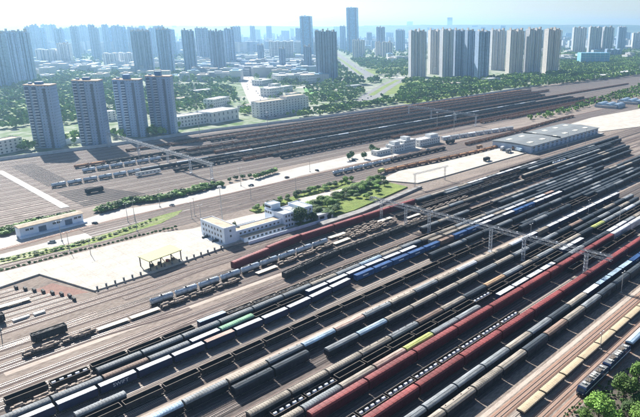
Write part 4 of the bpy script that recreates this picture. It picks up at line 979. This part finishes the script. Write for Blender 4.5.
# ------------------------------------------------------------------ woods: masses nobody could count
def wood(name, label, px_poly_rows, spacing, hmin, hmax, keep=1.0, m=None, seed=1):
    """px_poly_rows: list of world polygons; fills each with crowns"""
    rn = random.Random(seed); b = MB()
    for poly in px_poly_rows:
        P = [at(*p) for p in poly]; xs = [p[0] for p in P]; ys = [p[1] for p in P]
        n = int((max(xs)-min(xs))*(max(ys)-min(ys))/spacing**2)
        for _ in range(min(n, 12000)):
            x, y = rn.uniform(min(xs), max(xs)), rn.uniform(min(ys), max(ys))
            c = False; j = len(P)-1
            for i in range(len(P)):
                if (P[i][1] > y) != (P[j][1] > y) and x < (P[j][0]-P[i][0])*(y-P[i][1])/(P[j][1]-P[i][1])+P[i][0]: c = not c
                j = i
            if not c or noise.noise(Vector((x*.012, y*.012, seed))) < -.55+(1-keep)*.9 or on_road(x, y): continue
            h = rn.uniform(hmin, hmax); r = h*rn.uniform(.38, .55); T = TC[rn.randrange(5)]; k = len(b.v)
            b.v += [(x+r*vx, y+r*vy, h*.58+vz*h*.45) for vx, vy, vz in T.v]; b.f += [tuple(i+k for i in f) for f in T.f]; b.m += T.m
    tag(link(name, b.mesh(name, [m or M_leaf3])), label, 'trees', None, 'stuff')
wood('woodland', 'belt of green trees between the yard and the left towers', [[(0, 90), (40, 82), (100, 84), (140, 90), (230, 86), (236, 98), (170, 112), (0, 132)], [(0, 152), (0, 140), (36, 150), (30, 153)], [(60, 140), (180, 128), (182, 134), (60, 146)]], 9.0, 7, 13, .8, seed=2)
wood('woodland', 'leafy park belt in front of the central towers', [[(300, 84), (350, 84), (384, 98), (372, 108), (310, 112), (302, 100)], [(240, 114), (262, 119), (312, 117), (410, 101), (410, 97), (340, 106), (300, 112), (245, 108)], [(376, 104), (470, 84), (520, 86), (478, 96), (410, 106)]], 8.5, 6, 11, .8, seed=3)
wood('woodland', 'wide green wood below the right-hand towers', [[(404, 82), (480, 80), (560, 74), (560, 64), (640, 56), (640, 76), (560, 85), (480, 94), (420, 102), (396, 96)], [(560, 56), (580, 50), (640, 54), (640, 66), (560, 66)]], 10.5, 8, 14, .85, seed=4)
wood('woodland', 'scattered street trees among the far city blocks', [[(0, 82), (60, 72), (130, 74), (240, 60), (300, 62), (350, 60), (420, 60), (400, 84), (300, 86), (180, 84), (90, 84)]], 15, 8, 15, .9, seed=6)
wood('woodland', 'thin scatter of trees across the hazy far plain', [[(0, 44), (640, 44), (640, 56), (400, 62), (0, 66)]], 22, 9, 16, .9, seed=16)
wood('woodland', 'gardens and hedges between the white blocks and loop road', [[(236, 104), (300, 96), (300, 80), (266, 76), (262, 92)], [(100, 92), (236, 88), (240, 104), (180, 116), (110, 122)]], 13, 4, 9, .8, seed=17)
wood('woodland', 'roadside trees at the far right end of yard', [[(632, 88), (640, 84), (640, 98), (600, 104), (560, 116), (530, 122), (528, 119), (600, 98)], [(636, 110), (640, 106), (640, 112)]], 8, 4, 7, .9, seed=8)
wood('woodland', 'undergrowth below the round trees at bottom right', [[(560, 417), (600, 385), (640, 362), (640, 417)]], 1.3, .5, 1.5, 1, M_leaf2, seed=9)

# ------------------------------------------------------------------ roads and open land beyond the yard
def road(name, pts, width, m, z=.02):
    P = [at(*p) for p in pts]; L = []; Rr = []
    for i, p in enumerate(P):
        a, c = P[max(0, i-1)], P[min(len(P)-1, i+1)]; d = Vector((c[0]-a[0], c[1]-a[1])).normalized(); n_ = Vector((-d.y, d.x))*width/2
        L.append((p[0]+n_.x, p[1]+n_.y)); Rr.append((p[0]-n_.x, p[1]-n_.y))
    b = MB(); n = len(P); b.add([(x, y, z) for x, y in L]+[(x, y, z) for x, y in Rr], [(i+n, i+1+n, i+1, i) for i in range(n-1)]); return struct(name, b, m)
road('boulevard', [(266, 112), (258, 100), (249, 84), (244, 72), (250, 62), (256, 56)], 34, M_road, .10)
road('loop_road', [(263, 96), (268, 88), (262, 78), (268, 73)], 16, M_road, .13)
road('expressway', [(320, 44), (336, 55), (350, 66), (372, 79)], 50, M_asph, .12)
road('expressway_verge', [(330, 52), (344, 62), (362, 75)], 12, M_grass, .15)
road('cross_road', [(300, 88), (352, 77.5), (400, 77.5), (470, 80), (560, 73)], 26, M_road, .09)
road('ramp', [(404, 78), (390, 84), (372, 95), (362, 104)], 36, M_asph, .16)
road('ramp_verge', [(398, 80), (386, 86), (371, 95.5)], 12, M_grass, .20)
road('front_street', [(262, 119), (312, 109), (360, 102), (376, 96)], 24, M_road, .07)
for pts in ([(392, 84), (424, 80), (420, 88), (384, 96)], [(312, 112), (372, 101), (376, 104), (330, 112)], [(398, 102), (460, 92), (470, 94), (410, 105)], [(356, 70), (410, 66), (408, 72), (366, 75)]):
    b = MB(); b.prism([at(*p) for p in pts], -.1, .05); struct('open_grass', b, M_grass)
b = MB(); b.prism([at(*p) for p in ((303, 88), (311, 88), (319, 96), (307, 97))], -.1, .18); struct('sports_pitch', b, mat('pitch_green', (.10, .26, .06), .9, .1, .1))

# ------------------------------------------------------------------ towers
FA = {}
def fac(i):
    S = [((.30, .38, .50), (.08, .12, .18)), ((.53, .54, .56), (.11, .14, .18)), ((.68, .62, .55), (.10, .12, .15)), ((.33, .44, .60), (.10, .15, .23)), ((.74, .74, .74), (.12, .15, .18)), ((.20, .34, .52), (.07, .16, .28))]
    w_, g_ = S[i % 6]; return facade('tower_facade_%s' % ['slate', 'grey', 'beige', 'bluegrey', 'white', 'glass'][i % 6], w_, g_, 3.0, [3.4, 3.2, 3.6, 3.3, 3.5, 2.2][i % 6], .55 if i % 6 != 5 else .85, .5 if i % 6 != 5 else .8)
M_pale = mat('tower_fin', (.72, .68, .62), .85, .1, .05); M_dk = mat('tower_recess', (.10, .12, .15), .7, .2, .1)
M_roofcap = mat('tower_roof', (.40, .36, .31), .9, .2, .1)
GRID = YAW+R(90)-R(12)         # city grid direction
def tower(u0, u1, vb, vt, style, label, depth=None, bays=None, rz=None, cat='tower', fine=False, group=None, cap=True):
    (ax, ay), (cx_, cy_) = at(u0, vb), at(u1, vb); w_ = math.dist((ax, ay), (cx_, cy_)); X, Y = (ax+cx_)/2, (ay+cy_)/2
    hgt = height_for((u0+u1)/2, vb, vt); d = depth or min(w_*.8, 24); a = (YAW-R(90)) + (R(8) if rz is None else rz)
    w_ = w_*.93
    ux, uy = math.cos(YAW), math.sin(YAW); X += ux*d*.45; Y += uy*d*.45
    t = thing('tower_block', label, cat, (X, Y, 0), a, group or 'high-rise towers of the city')
    nb = bays or max(2, round(w_/13)); b = MB(); f = MB(); rc = MB(); dk = MB(); RCS = []
    bw = w_/nb
    for k in range(nb):
        x0 = -w_/2+k*bw; off = (.14*d if k % 2 else 0)
        b.box(x0+bw*.06, x0+bw*.94, -d/2+off, d/2-off, 0, hgt-(2.5 if k % 2 else 0))
        b.box(x0+bw*.3, x0+bw*.7, -d/2-1.6+off, -d/2+off+.1, 0, hgt-4)
        f.box(x0-bw*.045, x0+bw*.055, -d/2-.4, -d/2+1.5, 0, hgt-1.2); f.box(x0+bw*.29-.35, x0+bw*.29+.2, -d/2-1.9+off, -d/2+off, 0, hgt-3)
        if cap:
            rc = MB(); RCS.append(rc); rc.box(x0+bw*.08, x0+bw*.6, -d/2+off-.1, d*.2, hgt-2.7, hgt-2.45+(0 if k % 2 else 2.6)); rc.box(x0+bw*.34, x0+bw*(.5+.18*(k % 2)), -d*.2, d*.2, hgt-2.6, hgt+2+1.6*((k*7+int(u0)) % 3)); rc.box(x0+bw*.08, x0+bw*.24, -d/2+off-.2, -d/2+off+.6, hgt-2.4, hgt+1.4)
        dk.box(x0+bw*.115, x0+bw*.27, -d/2+off-.06, -d/2+off+.3, 3, hgt-3.2); dk.box(x0+bw*.73, x0+bw*.88, -d/2+off-.06, -d/2+off+.3, 3, hgt-3.2)
    f.box(w_/2-bw*.045, w_/2+bw*.055, -d/2-.4, -d/2+1.5, 0, hgt-1.2)
    link('body', b.mesh('body', [fac(style)]), t); link('fins', f.mesh('fins', [M_pale if style in (1, 2, 4) else fac(style)]), t)
    link('window_bays', dk.mesh('window_bays', [facade('bay_glazing', (.16, .21, .30), (.05, .08, .13), 3.0, 1.7, .8, .7)]), t)
    for rc in RCS: link('rooftop', rc.mesh('rooftop', [M_roofcap if style != 5 else M_white]), t)
    return t, w_, d, hgt
# four close towers with balconies behind the yard wall
M_blue = mat('blue_tank_box', (.05, .15, .32), .6, .2, .3); M_bal = mat('balcony_white', (.50, .54, .60), .8, .12, .5)
def near_tower(u0, u1, vb, vt, label, bluebox):
    (ax, ay), (cx_, cy_) = at(u0, vb), at(u1, vb); w_ = math.dist((ax, ay), (cx_, cy_)); hgt = height_for(u0, vb, vt); d = 19
    X, Y = (ax+cx_)/2+math.cos(YAW)*d*.42, (ay+cy_)/2+math.sin(YAW)*d*.42
    t = thing('apartment_tower', label, 'tower', (X, Y, 0), YAW-R(90)+R(10), 'four slate towers behind the yard wall')
    w_ *= .95; b = MB(); x0 = -w_/2
    b.box(x0, x0+w_*.30, -d/2+3, d/2, 0, hgt); b.box(x0+w_*.24, x0+w_*.56, -d/2+1.2, d/2-1, 0, hgt-.3); b.box(x0+w_*.50, x0+w_, -d/2, d/2-2, 0, hgt-.6)
    link('body', b.mesh('body', [facade('near_tower_wall', (.27, .36, .50), (.06, .07, .10), 2.95, 3.1, .22, .36)]), t)
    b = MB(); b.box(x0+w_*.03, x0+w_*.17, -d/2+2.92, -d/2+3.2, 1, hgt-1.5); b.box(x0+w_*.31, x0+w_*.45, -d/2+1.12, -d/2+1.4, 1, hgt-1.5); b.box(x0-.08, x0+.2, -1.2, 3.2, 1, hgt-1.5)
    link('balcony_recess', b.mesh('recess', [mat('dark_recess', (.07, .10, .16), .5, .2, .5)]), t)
    b = MB(); b.box(x0+w_*.70, x0+w_*.80, -d/2-.12, -d/2+.3, 0, hgt-3)
    link('stair_glazing', b.mesh('recess', [M_dk]), t)
    b = MB(); b.box(x0-.3, x0+w_*.23, -d/2+2.8, d/2+.2, hgt+.01, hgt+.9); b.box(x0+w_*.49, x0+w_+.3, -d/2-.3, d/2-1.8, hgt-.58, hgt+.5); b.box(x0+w_*.25, x0+w_*.48, -d/2+1, d/2-1.2, hgt-.28, hgt+.6)
    link('roof', b.mesh('roof', [mat('terracotta_parapet', (.50, .36, .26), .9, .2, .2)]), t)
    b = MB(); b.box(x0+w_*.36, x0+w_*.60, -3, 4, hgt+.1, hgt+(5.5 if bluebox else 3.2)); b.box(x0+w_*.1, x0+w_*.2, -1, 3, hgt+.1, hgt+2.5); link('rooftop_box', b.mesh('box', [M_blue]), t)
    bm_ = MB(); bm_.box(-2.0, 2.0, -1.3, 0, -.1, .05); bm_.box(-2.0, 2.0, -1.35, -1.22, .05, 1.0); [bm_.box(s-.05, s+.05, -1.3, 0, .05, 1.0) for s in (-1.95, 1.95)]; me = bm_.mesh('balcony', [M_bal])
    nf = int(hgt/2.95)
    for col_, (bx, by) in enumerate(((x0+w_*.10, -d/2+3), (x0+w_*.38, -d/2+1.2))):
        for k in range(1, nf): link('balcony', me, t, (bx, by, k*2.95))
    # side balconies on the left gable
    for k in range(1, nf): link('balcony', me, t, (x0, 1, k*2.95), -math.pi/2)
near_tower(33, 59.5, 148, 85.5, 'slate blue balconied tower, leftmost of the four behind the wall', False)
near_tower(80, 106, 145.5, 81, 'slate blue balconied tower, second from left of the four', False)
near_tower(118.5, 145, 137, 80, 'slate balconied tower with tall blue roof box, third of four', True)
near_tower(150.5, 175, 134, 76.5, 'slate blue balconied tower, rightmost of the four behind the wall', True)

T = tower
T(-14, 10, 88, 32.5, 3, 'huge hazy tower cut by the left picture edge'); T(11, 34, 84, 31, 3, 'huge hazy tower second from the left picture edge', rz=R(16))
T(135, 154, 75, 30.5, 0, 'slim slate hazy tower behind the third balconied tower'); T(160, 174, 74.5, 29, 3, 'slim bluish tower behind the fourth balconied tower'); T(185, 197, 75, 30, 3, 'slim tower at the left of the clustered group'); T(197.5, 210, 64, 28, 0, 'tower set back behind the clustered group left part')
T(211, 226, 73, 30.5, 0, 'front tower of the clustered group left of the boulevard'); T(226.5, 236, 67, 28.5, 3, 'right-hand tower of the clustered group'); T(234, 242, 55, 26.5, 3, 'faint tower just right of the clustered group')
T(251, 256, 49, 26, 3, 'thin distant tower left of the boulevard head'); T(267, 272.5, 46, 26, 3, 'thin distant tower right of the boulevard head'); T(281.5, 290, 44, 30.5, 3, 'far domed tower above the wide slab', cap=False)
T(269, 294, 62, 41, 4, 'wide pale slab building with flat white roof line', depth=30, cap=False); T(258, 264.5, 65, 44.5, 0, 'dark slim tower at the boulevard side'); T(279.5, 286, 72.5, 48, 0, 'dark slim tower standing before the wide slab')
T(296, 301, 50, 28, 5, 'bluish tower left of the twin glass tower'); T(301, 313, 58, 16, 5, 'blue glass tower with white frame crown', depth=40, bays=1); T(304, 312, 73, 46, 0, 'dark short tower left of the big central block')
T(315.5, 338, 81, 30.5, 0, 'big slate multi-bay tower block at the centre', bays=4); T(340, 346, 51, 26, 3, 'faint slim tower between centre block and tallest tower')
T(346.6, 358, 52.5, 7.5, 5, 'tallest blue glass tower rising high above the skyline', depth=60, bays=1); T(366.5, 372, 48, 32.5, 3, 'small faint tower right of the tallest tower'); T(376, 385, 56, 27, 3, 'blue tower right of centre behind pale pair')
T(352, 365, 57.5, 40, 2, 'pale beige low tower at foot of the tallest one', bays=3); T(375, 381, 56.5, 42, 2, 'pale small tower, left of the right-centre pair'); T(382, 392.5, 57.5, 42, 2, 'pale small tower, right of the right-centre pair', bays=2); T(395, 405, 51, 30, 3, 'faint stepped tower left of the beige cluster')
T(408.5, 426, 77, 30.5, 1, 'grey-beige tower at the left end of the long cluster', bays=4, rz=R(17)); T(428, 440, 74, 30, 2, 'beige tower second in the long cluster', bays=3, rz=R(17)); T(440, 452, 77.5, 29.5, 1, 'grey tower third in the long cluster', bays=3, rz=R(17)); T(452.5, 464, 77, 30, 0, 'shaded slate tower fourth in the long cluster', bays=3, rz=R(17))
T(464.5, 474, 79, 30, 0, 'shaded slate tower fifth in the long cluster', bays=2, rz=R(17)); T(475, 487.5, 81, 31, 3, 'shaded slate tower ending the long cluster', bays=3, rz=R(17)); T(488.5, 505, 70, 30, 1, 'set-back grey tower between the two right clusters', bays=4, rz=R(17))
T(506, 523, 75, 30, 2, 'beige tower leading the second right cluster', bays=4, rz=R(17)); T(524.5, 541, 75, 29, 1, 'grey tower in the middle of second right cluster', bays=4, rz=R(17)); T(543, 559, 74, 29, 2, 'beige striped tower ending the second right cluster', bays=4, rz=R(17))
T(571, 585, 54, 27.5, 1, 'hazy tower left of the blue-netted pair', bays=3); T(587, 600, 55, 27, 1, 'hazy tower over the blue netting, left one', bays=3); T(601, 612, 55, 27, 1, 'hazy tower over the blue netting, right one', bays=2); T(616, 625, 50, 27, 3, 'hazy tower right of the blue netting'); T(631, 640, 50, 33, 4, 'pale low tower cut by the right edge', bays=2); T(605, 622, 57, 49, 3, 'squat hazy block right of the blue netting', cap=False)
T(406.5, 413, 31, 21.5, 3, 'tiny far block on the hill above the long cluster', cap=False); T(446.7, 452.3, 33, 17.5, 3, 'far hilltop tower above the long cluster', cap=False)
b = MB(); (ax, ay), (cx_, cy_) = at(586, 64.5), at(608.5, 66); w_ = math.dist((ax, ay), (cx_, cy_)); t = thing('netted_podium', 'building podium wrapped in bright blue netting below two towers', 'podium', ((ax+cx_)/2+30, (ay+cy_)/2+30, 0), YAW-R(90))
b.box(-w_/2, w_/2, -22, 22, 0, 40); link('netting', b.mesh('netting', [mat('blue_net', (.17, .40, .56), .8, .15, .03)]), t)
b = MB(); [b.box(-w_/2+i*w_/6-.4, -w_/2+i*w_/6+.4, -23, -22.02, 0, 43) for i in range(7)]; [b.box(-w_/2, w_/2, -22.8, -22.05, z, z+.5) for z in (8, 16, 24, 32)]; link('scaffold', b.mesh('scaffold', [M_white])  , t)
T(52, 61, 68, 50, 4, 'white mid-rise block left of the stepped one', cap=False); T(38, 58, 68, 49, 4, 'wide white mid-rise hospital-like block on the left', cap=False, bays=3); T(60, 72, 68, 43.5, 4, 'stepped white mid-rise with small roof tower'); T(104, 117, 67, 53, 4, 'rounded white mid-rise, left of the curved pair', cap=False); T(118.5, 135, 66, 52.5, 4, 'rounded white mid-rise, right of the curved pair', cap=False)
# hazy wall of towers on the left skyline and scattered skyline
rn = random.Random(11)
for i in range(30):
    u = 30+i*4.8+rn.uniform(-1.5, 1.5); w_ = rn.uniform(5, 8); vb = rn.uniform(50, 60); vt = 25+rn.uniform(-.5, 4.5)
    T(u, u+w_, vb, vt, rn.choice((0, 3, 3, 5)), '%s hazy tower from the left in the dense skyline wall' % ordn(i), rz=R(rn.uniform(-5, 20)), bays=2, group='hazy towers of the left skyline')
for i in range(62):
    u = -6+i*10.6+rn.uniform(-4, 4); w_ = rn.uniform(4, 8); vb = rn.uniform(36, 43); vt = vb-rn.uniform(6, 14)
    T(u, u+w_, vb, max(vt, 25.5), 3, '%s faint tower from left along the whole horizon' % ordn(i), rz=R(rn.uniform(-5, 20)), bays=2, group='faint towers along the horizon', cap=False)
# low city blocks
LB = {}
def lowblock(X, Y, w_, d, h, st, rz, label, group):
    t = thing('city_block', label, 'building', (X, Y, 0), rz, group); b = MB(); b.box(-w_/2, w_/2, -d/2, d/2, 0, h); link('wall', b.mesh('wall', [facade('low_block_%d' % st, [(.55, .56, .57), (.66, .66, .65), (.45, .45, .46)][st], (.10, .12, .15), 3.1, 3.6, .5, .5)]), t)
    b = MB(); b.box(-w_/2-.4, w_/2+.4, -d/2-.4, d/2+.4, h, h+.9); b.box(-w_*.2, w_*.1, -d*.2, d*.3, h+.9, h+3.2); link('roof', b.mesh('roof', [[M_roofcap, mat('mid_grey_roof', (.40, .42, .43), .8, .2, .05), mat('blue_roof', (.2, .36, .5), .6, .1, .1)][rn.choice((0, 1, 1, 2))]]), t)
zones = [('left quarter behind the tower belt', 46, [(0, 66, 180, 82)], 24), ('central quarter around the boulevard', 75, [(180, 50, 345, 84)], 22), ('right quarter behind the beige clusters', 65, [(345, 44, 640, 62)], 30), ('far hazy plain', 72, [(0, 38, 640, 52)], 44)]
for zn, N, (bx_,), sz in zones:
    k = 0
    for i in range(N*3):
        u, v = rn.uniform(bx_[0], bx_[2]), rn.uniform(bx_[1], bx_[3])
        if 240 < u < 262 and v > 58 or (330 < u < 372 and v > 50) : continue
        X, Y = at(u, v); s = sz*rn.uniform(.7, 1.5)
        lowblock(X, Y, s*1.7, s*.8, rn.choice((9, 15, 18, 18, 24)), rn.randrange(3), YAW-R(90)+R(8)+rn.choice((0, math.pi/2)), '%s low pale block of those scattered in the %s' % (ordn(k), zn), 'low blocks in the '+zn); k += 1
        if k >= N: break
def city_mass(label, u0, u1, v0, v1, N, hm_, seed):
    rn = random.Random(seed); b = MB()
    for _ in range(N):
        u = rn.uniform(u0, u1); v = rn.uniform(v0, v1); X, Y = at(u, v); a = rn.choice((0, math.pi/2))+YAW-R(82)
        w_, d_, h = rn.uniform(18, 60), rn.uniform(12, 22), rn.choice((9, 12, 18, 18, 24, hm_)); b.box(X-w_/2, X+w_/2, Y-d_/2, Y+d_/2, 0, h, rn.randrange(3), a, (X, Y))
    tag(link('distant_city', b.mesh('distant_city', [facade('far_wall_white', (.52, .55, .58), (.2, .24, .3), 3.2, 4, .5, .5), facade('far_wall_blue', (.34, .42, .52), (.1, .14, .2), 3.2, 4, .5, .5), facade('far_wall_grey', (.46, .47, .48), (.14, .17, .2), 3.2, 4, .5, .5)])), label, 'city', None, 'stuff')
city_mass('mass of tiny distant buildings below the left skyline', -5, 330, 34, 56, 1500, 60, 1)
city_mass('mass of tiny distant buildings below the right hills', 330, 645, 34, 50, 1300, 50, 2)
city_mass('tightly packed low roofs behind the central boulevard', 232, 320, 58, 76, 170, 21, 3)
city_mass('tightly packed low roofs in the left quarter', 30, 232, 60, 74, 80, 24, 4)
# named nearer buildings
def frontblock(u0, v0, u1, v1, vt, depth, nf, label, roofm, step=None, nw=None):
    (ax, ay), (cx_, cy_) = at(u0, v0), at(u1, v1); w_ = math.dist((ax, ay), (cx_, cy_)); a = math.atan2(cy_-ay, cx_-ax); h = height_for(u0, v0, vt)
    t = thing('office_block', label, 'building', (ax, ay, 0), a)
    block(t, 'wall', 0, w_, 0, depth, h, M_white2, roofm, .8); n = nw or max(2, int(w_/4.6)); fh = h/nf
    cnt = 0
    for f in range(nf):
        for i in range(n):
            window(t, w_*(i+.5)/n, 0, fh*(f+.55), 2.0, fh*.5); cnt += 1
            if cnt >= 98: break
        if cnt >= 98: break
    m_ = max(1, int(depth/6))
    for f in range(nf):
        for i in range(m_): window(t, 0, depth*(i+.5)/m_, fh*(f+.55), 1.8, fh*.5, -math.pi/2, 'gable_window')
    if step: block(t, 'upper_floor', w_*step[0], w_*step[1], 1, depth-1, h+fh, M_white2, roofm, .5, h+.1)
frontblock(260, 118, 309, 110.5, 103, 17, 6, 'six-storey white office block with window grid before the boulevard', M_tanroof, (.55, .95), 16)
frontblock(0, 155, 24, 150, 142, 14, 4, 'white four-storey block at the left edge behind the wall', M_tanroof)
frontblock(178, 128, 213, 122.5, 117.5, 16, 3, 'long white three-storey factory block right of the towers', M_white2)
frontblock(213, 124, 239, 119, 113, 30, 2, 'white low-roofed factory hall beside the three-storey factory', M_white2, None, 6)
frontblock(214, 108.5, 230, 105, 100, 18, 3, 'small white house block behind the factory hall', M_white2)
frontblock(270, 97, 283, 95, 89, 22, 3, 'white block with court behind the six-storey office', M_white2); frontblock(281, 84, 291, 83, 76, 30, 4, 'white stepped block inside the loop road', M_white2); frontblock(262, 86, 274, 84, 81, 25, 2, 'low white block by the loop road start', M_gr); frontblock(302, 84, 321, 82, 76, 40, 3, 'round-cornered wide podium before the centre block', M_tanroof); frontblock(598, 80, 640, 73, 76.5, 20, 3, 'long white low blocks above the yard at right', M_white2, None, 14); frontblock(588, 64, 592, 63, 60, 20, 2, 'tiny white house below the blue netting', M_white2)
for k, (u0, v0, u1, v1, vt, dp, nf, lab) in enumerate([(244, 112, 254, 110, 106.5, 12, 3, 'small white block beside the six-storey office left side'), (275, 89, 281, 88, 84.5, 16, 3, 'little white block inside the loop road, left one'), (284, 92, 293, 90.5, 87, 16, 2, 'little white block inside the loop road, right one'),
    (292, 99, 300, 97.5, 94, 14, 2, 'low white hall near the green sports pitch'), (84, 141, 100, 139, 133, 14, 3, 'white block showing between first and second slate tower'), (108, 121, 117, 120, 112, 14, 4, 'pale block showing between second and third slate tower'),
    (180, 104, 192, 102, 99, 18, 2, 'low brown-roofed hut cluster left of the tall floodlight mast'), (196, 97, 214, 95, 91, 16, 2, 'low grey hall among trees above the factory'), (420, 90, 436, 89, 86.5, 20, 2, 'low pale hall below the beige cluster, left one'), (444, 88, 462, 87, 84, 20, 2, 'low pale hall below the beige cluster, right one'),
    (488, 84, 500, 83, 79, 20, 3, 'white site building below the set-back tower'), (430, 74, 436, 74, 68, 16, 6, 'small pinkish-white block at the foot of the beige cluster'), (562, 60, 574, 59, 55.5, 40, 3, 'white hall left of the hazy right pair'), (350, 90, 362, 89, 86, 14, 2, 'small white station building in the central park')]):
    frontblock(u0, v0, u1, v1, vt, dp, nf, lab, M_white2 if k % 3 else M_tanroof)
cc_ = {}
def car(X, Y, rz, c, label, group, z=0):
    if c not in cc_:
        b = MB(); b.prism([(-2.2, -.85), (2.1, -.85), (2.25, -.5), (2.25, .5), (2.1, .85), (-2.2, .85)], .35, .95)
        k = MB(); k.add([(-1.9, -.8, .95), (1.2, -.8, .95), (1.2, .8, .95), (-1.9, .8, .95), (-1.4, -.65, 1.5), (.4, -.65, 1.5), (.4, .65, 1.5), (-1.4, .65, 1.5)], [(4, 5, 6, 7), (0, 1, 5, 4), (1, 2, 6, 5), (2, 3, 7, 6), (3, 0, 4, 7)])
        wh = MB(); wh.cyl((0, -.1, .33), (0, .1, .33), .33, 10); cc_[c] = (b.mesh('body', [wm(c, 'roof')]), k.mesh('cabin', [M_glass]), wh.mesh('wheel', [M_under]))
    t = thing('car', label, 'car', (X, Y, z), rz, group); link('body', cc_[c][0], t); link('cabin', cc_[c][1], t)
    for x in (-1.35, 1.4):
        for s_ in (-.8, .8): link('wheel', cc_[c][2], t, (x, s_, 0))
for k, (u, v, c, lab) in enumerate([(349, 162, 'w', 'white car parked by the dark depot tree'), (353, 161, 'k', 'black car beside the white one near depot tree'), (206, 239, 'k', 'black car in front of the office steps'), (216, 243, 'd', 'dark car at the office front corner'), (251, 186, 'k', 'dark car on the depot road left stretch'), (287, 178, 'b', 'brown car on the depot road middle stretch'),
        (317, 171, 'k', 'black car on the depot road right stretch'), (172, 206, 'w', 'white car at the left of depot road'), (395, 158, 'w', 'white car in front of the smallest depot house'), (428, 150, 'l', 'pale blue car before the long depot house'), (95, 224, 'd', 'dark car on pale ground right of the goods shed'), (52, 243, 'w', 'white car on the service lane below shed')]):
    X, Y = at(u, v); car(X, Y, rn.uniform(0, 3), c, lab, 'cars parked in the yard', .9 if k in (2, 3) else 0.06)
for pts_, w_, nm_, N_ in ((ROADS[0][0], 12, 'boulevard', 26), (ROADS[2][0], 18, 'expressway', 26), (ROADS[5][0], 7, 'front street', 24), (ROADS[3][0], 9, 'cross road', 20)):
    for k in range(N_):
        u, v = along(pts_, (k+.5)/N_); X, Y = at(u, v); u2, v2 = along(pts_, min(1, (k+.8)/N_)); X2, Y2 = at(u2, v2); a = math.atan2(Y2-Y, X2-X); o_ = rn.choice((-1, 1))*rn.uniform(.3, 1)*w_
        car(X-math.sin(a)*o_, Y+math.cos(a)*o_, a if o_ > 0 else a+math.pi, rn.choice('wwkdgrl'), '%s car along the %s counted from its first end' % (ordn(k), nm_), 'cars on the '+nm_, .15)
# silver tank shapes / depot at the far right
for k, (u, v, L_, lab) in enumerate([(610, 107, 34, 'domed pale blue sheds heap at the far right yard end'), (632, 103, 40, 'long blue-roofed shed at the far right edge')]):
    X, Y = at(u, v); t = thing('curved_shed', lab, 'shed', (X, Y, 0), .1)
    for j in range(3):
        b = MB(); b.extx([(6, 0)]+arch(6, 1.5, 7, 8)+[(-6, 0)], -L_/2, L_/2); [setattr(b, 'v', [(x, y+(j-1)*13, z) for x, y, z in b.v])]; link('vault', b.mesh('vault', [mat('pale_blue_sheet', (.22, .30, .38), .5, .15, .2)]), t)
    b = MB(); b.box(-L_/2-3, -L_/2-.1, -16, 16, 0, 4); link('lean_to', b.mesh('lean', [M_gr]), t)
t = thing('white_tent', 'white domed tent between the first two slate towers', 'tent', at(72, 143)+(0,), 0)
b = MB(); b.extx([(5, 0)]+arch(5, 1, 5.5, 8)+[(-5, 0)], -8, 8); link('canvas', b.mesh('canvas', [M_wlet]), t); b = MB(); b.box(-8.3, -8.05, -2, 2, 0, 3); link('door', b.mesh('door', [M_under]), t)

# ------------------------------------------------------------------ haze
b = MB(); b.box(-3100, 10700, -9200, 10700, -6, 262)
hm_ = bpy.data.materials.new('haze'); hm_.use_nodes = True; n = hm_.node_tree; n.nodes.remove(n.nodes['Principled BSDF'])
pv = n.nodes.new('ShaderNodeVolumePrincipled'); pv.inputs['Color'].default_value = HAZE_C+(1,); pv.inputs['Density'].default_value = HAZE_D; pv.inputs['Anisotropy'].default_value = 0.7
n.links.new(pv.outputs[0], n.nodes['Material Output'].inputs['Volume'])
o = link('haze', b.mesh('haze', [hm_])); o['kind'] = 'stuff'
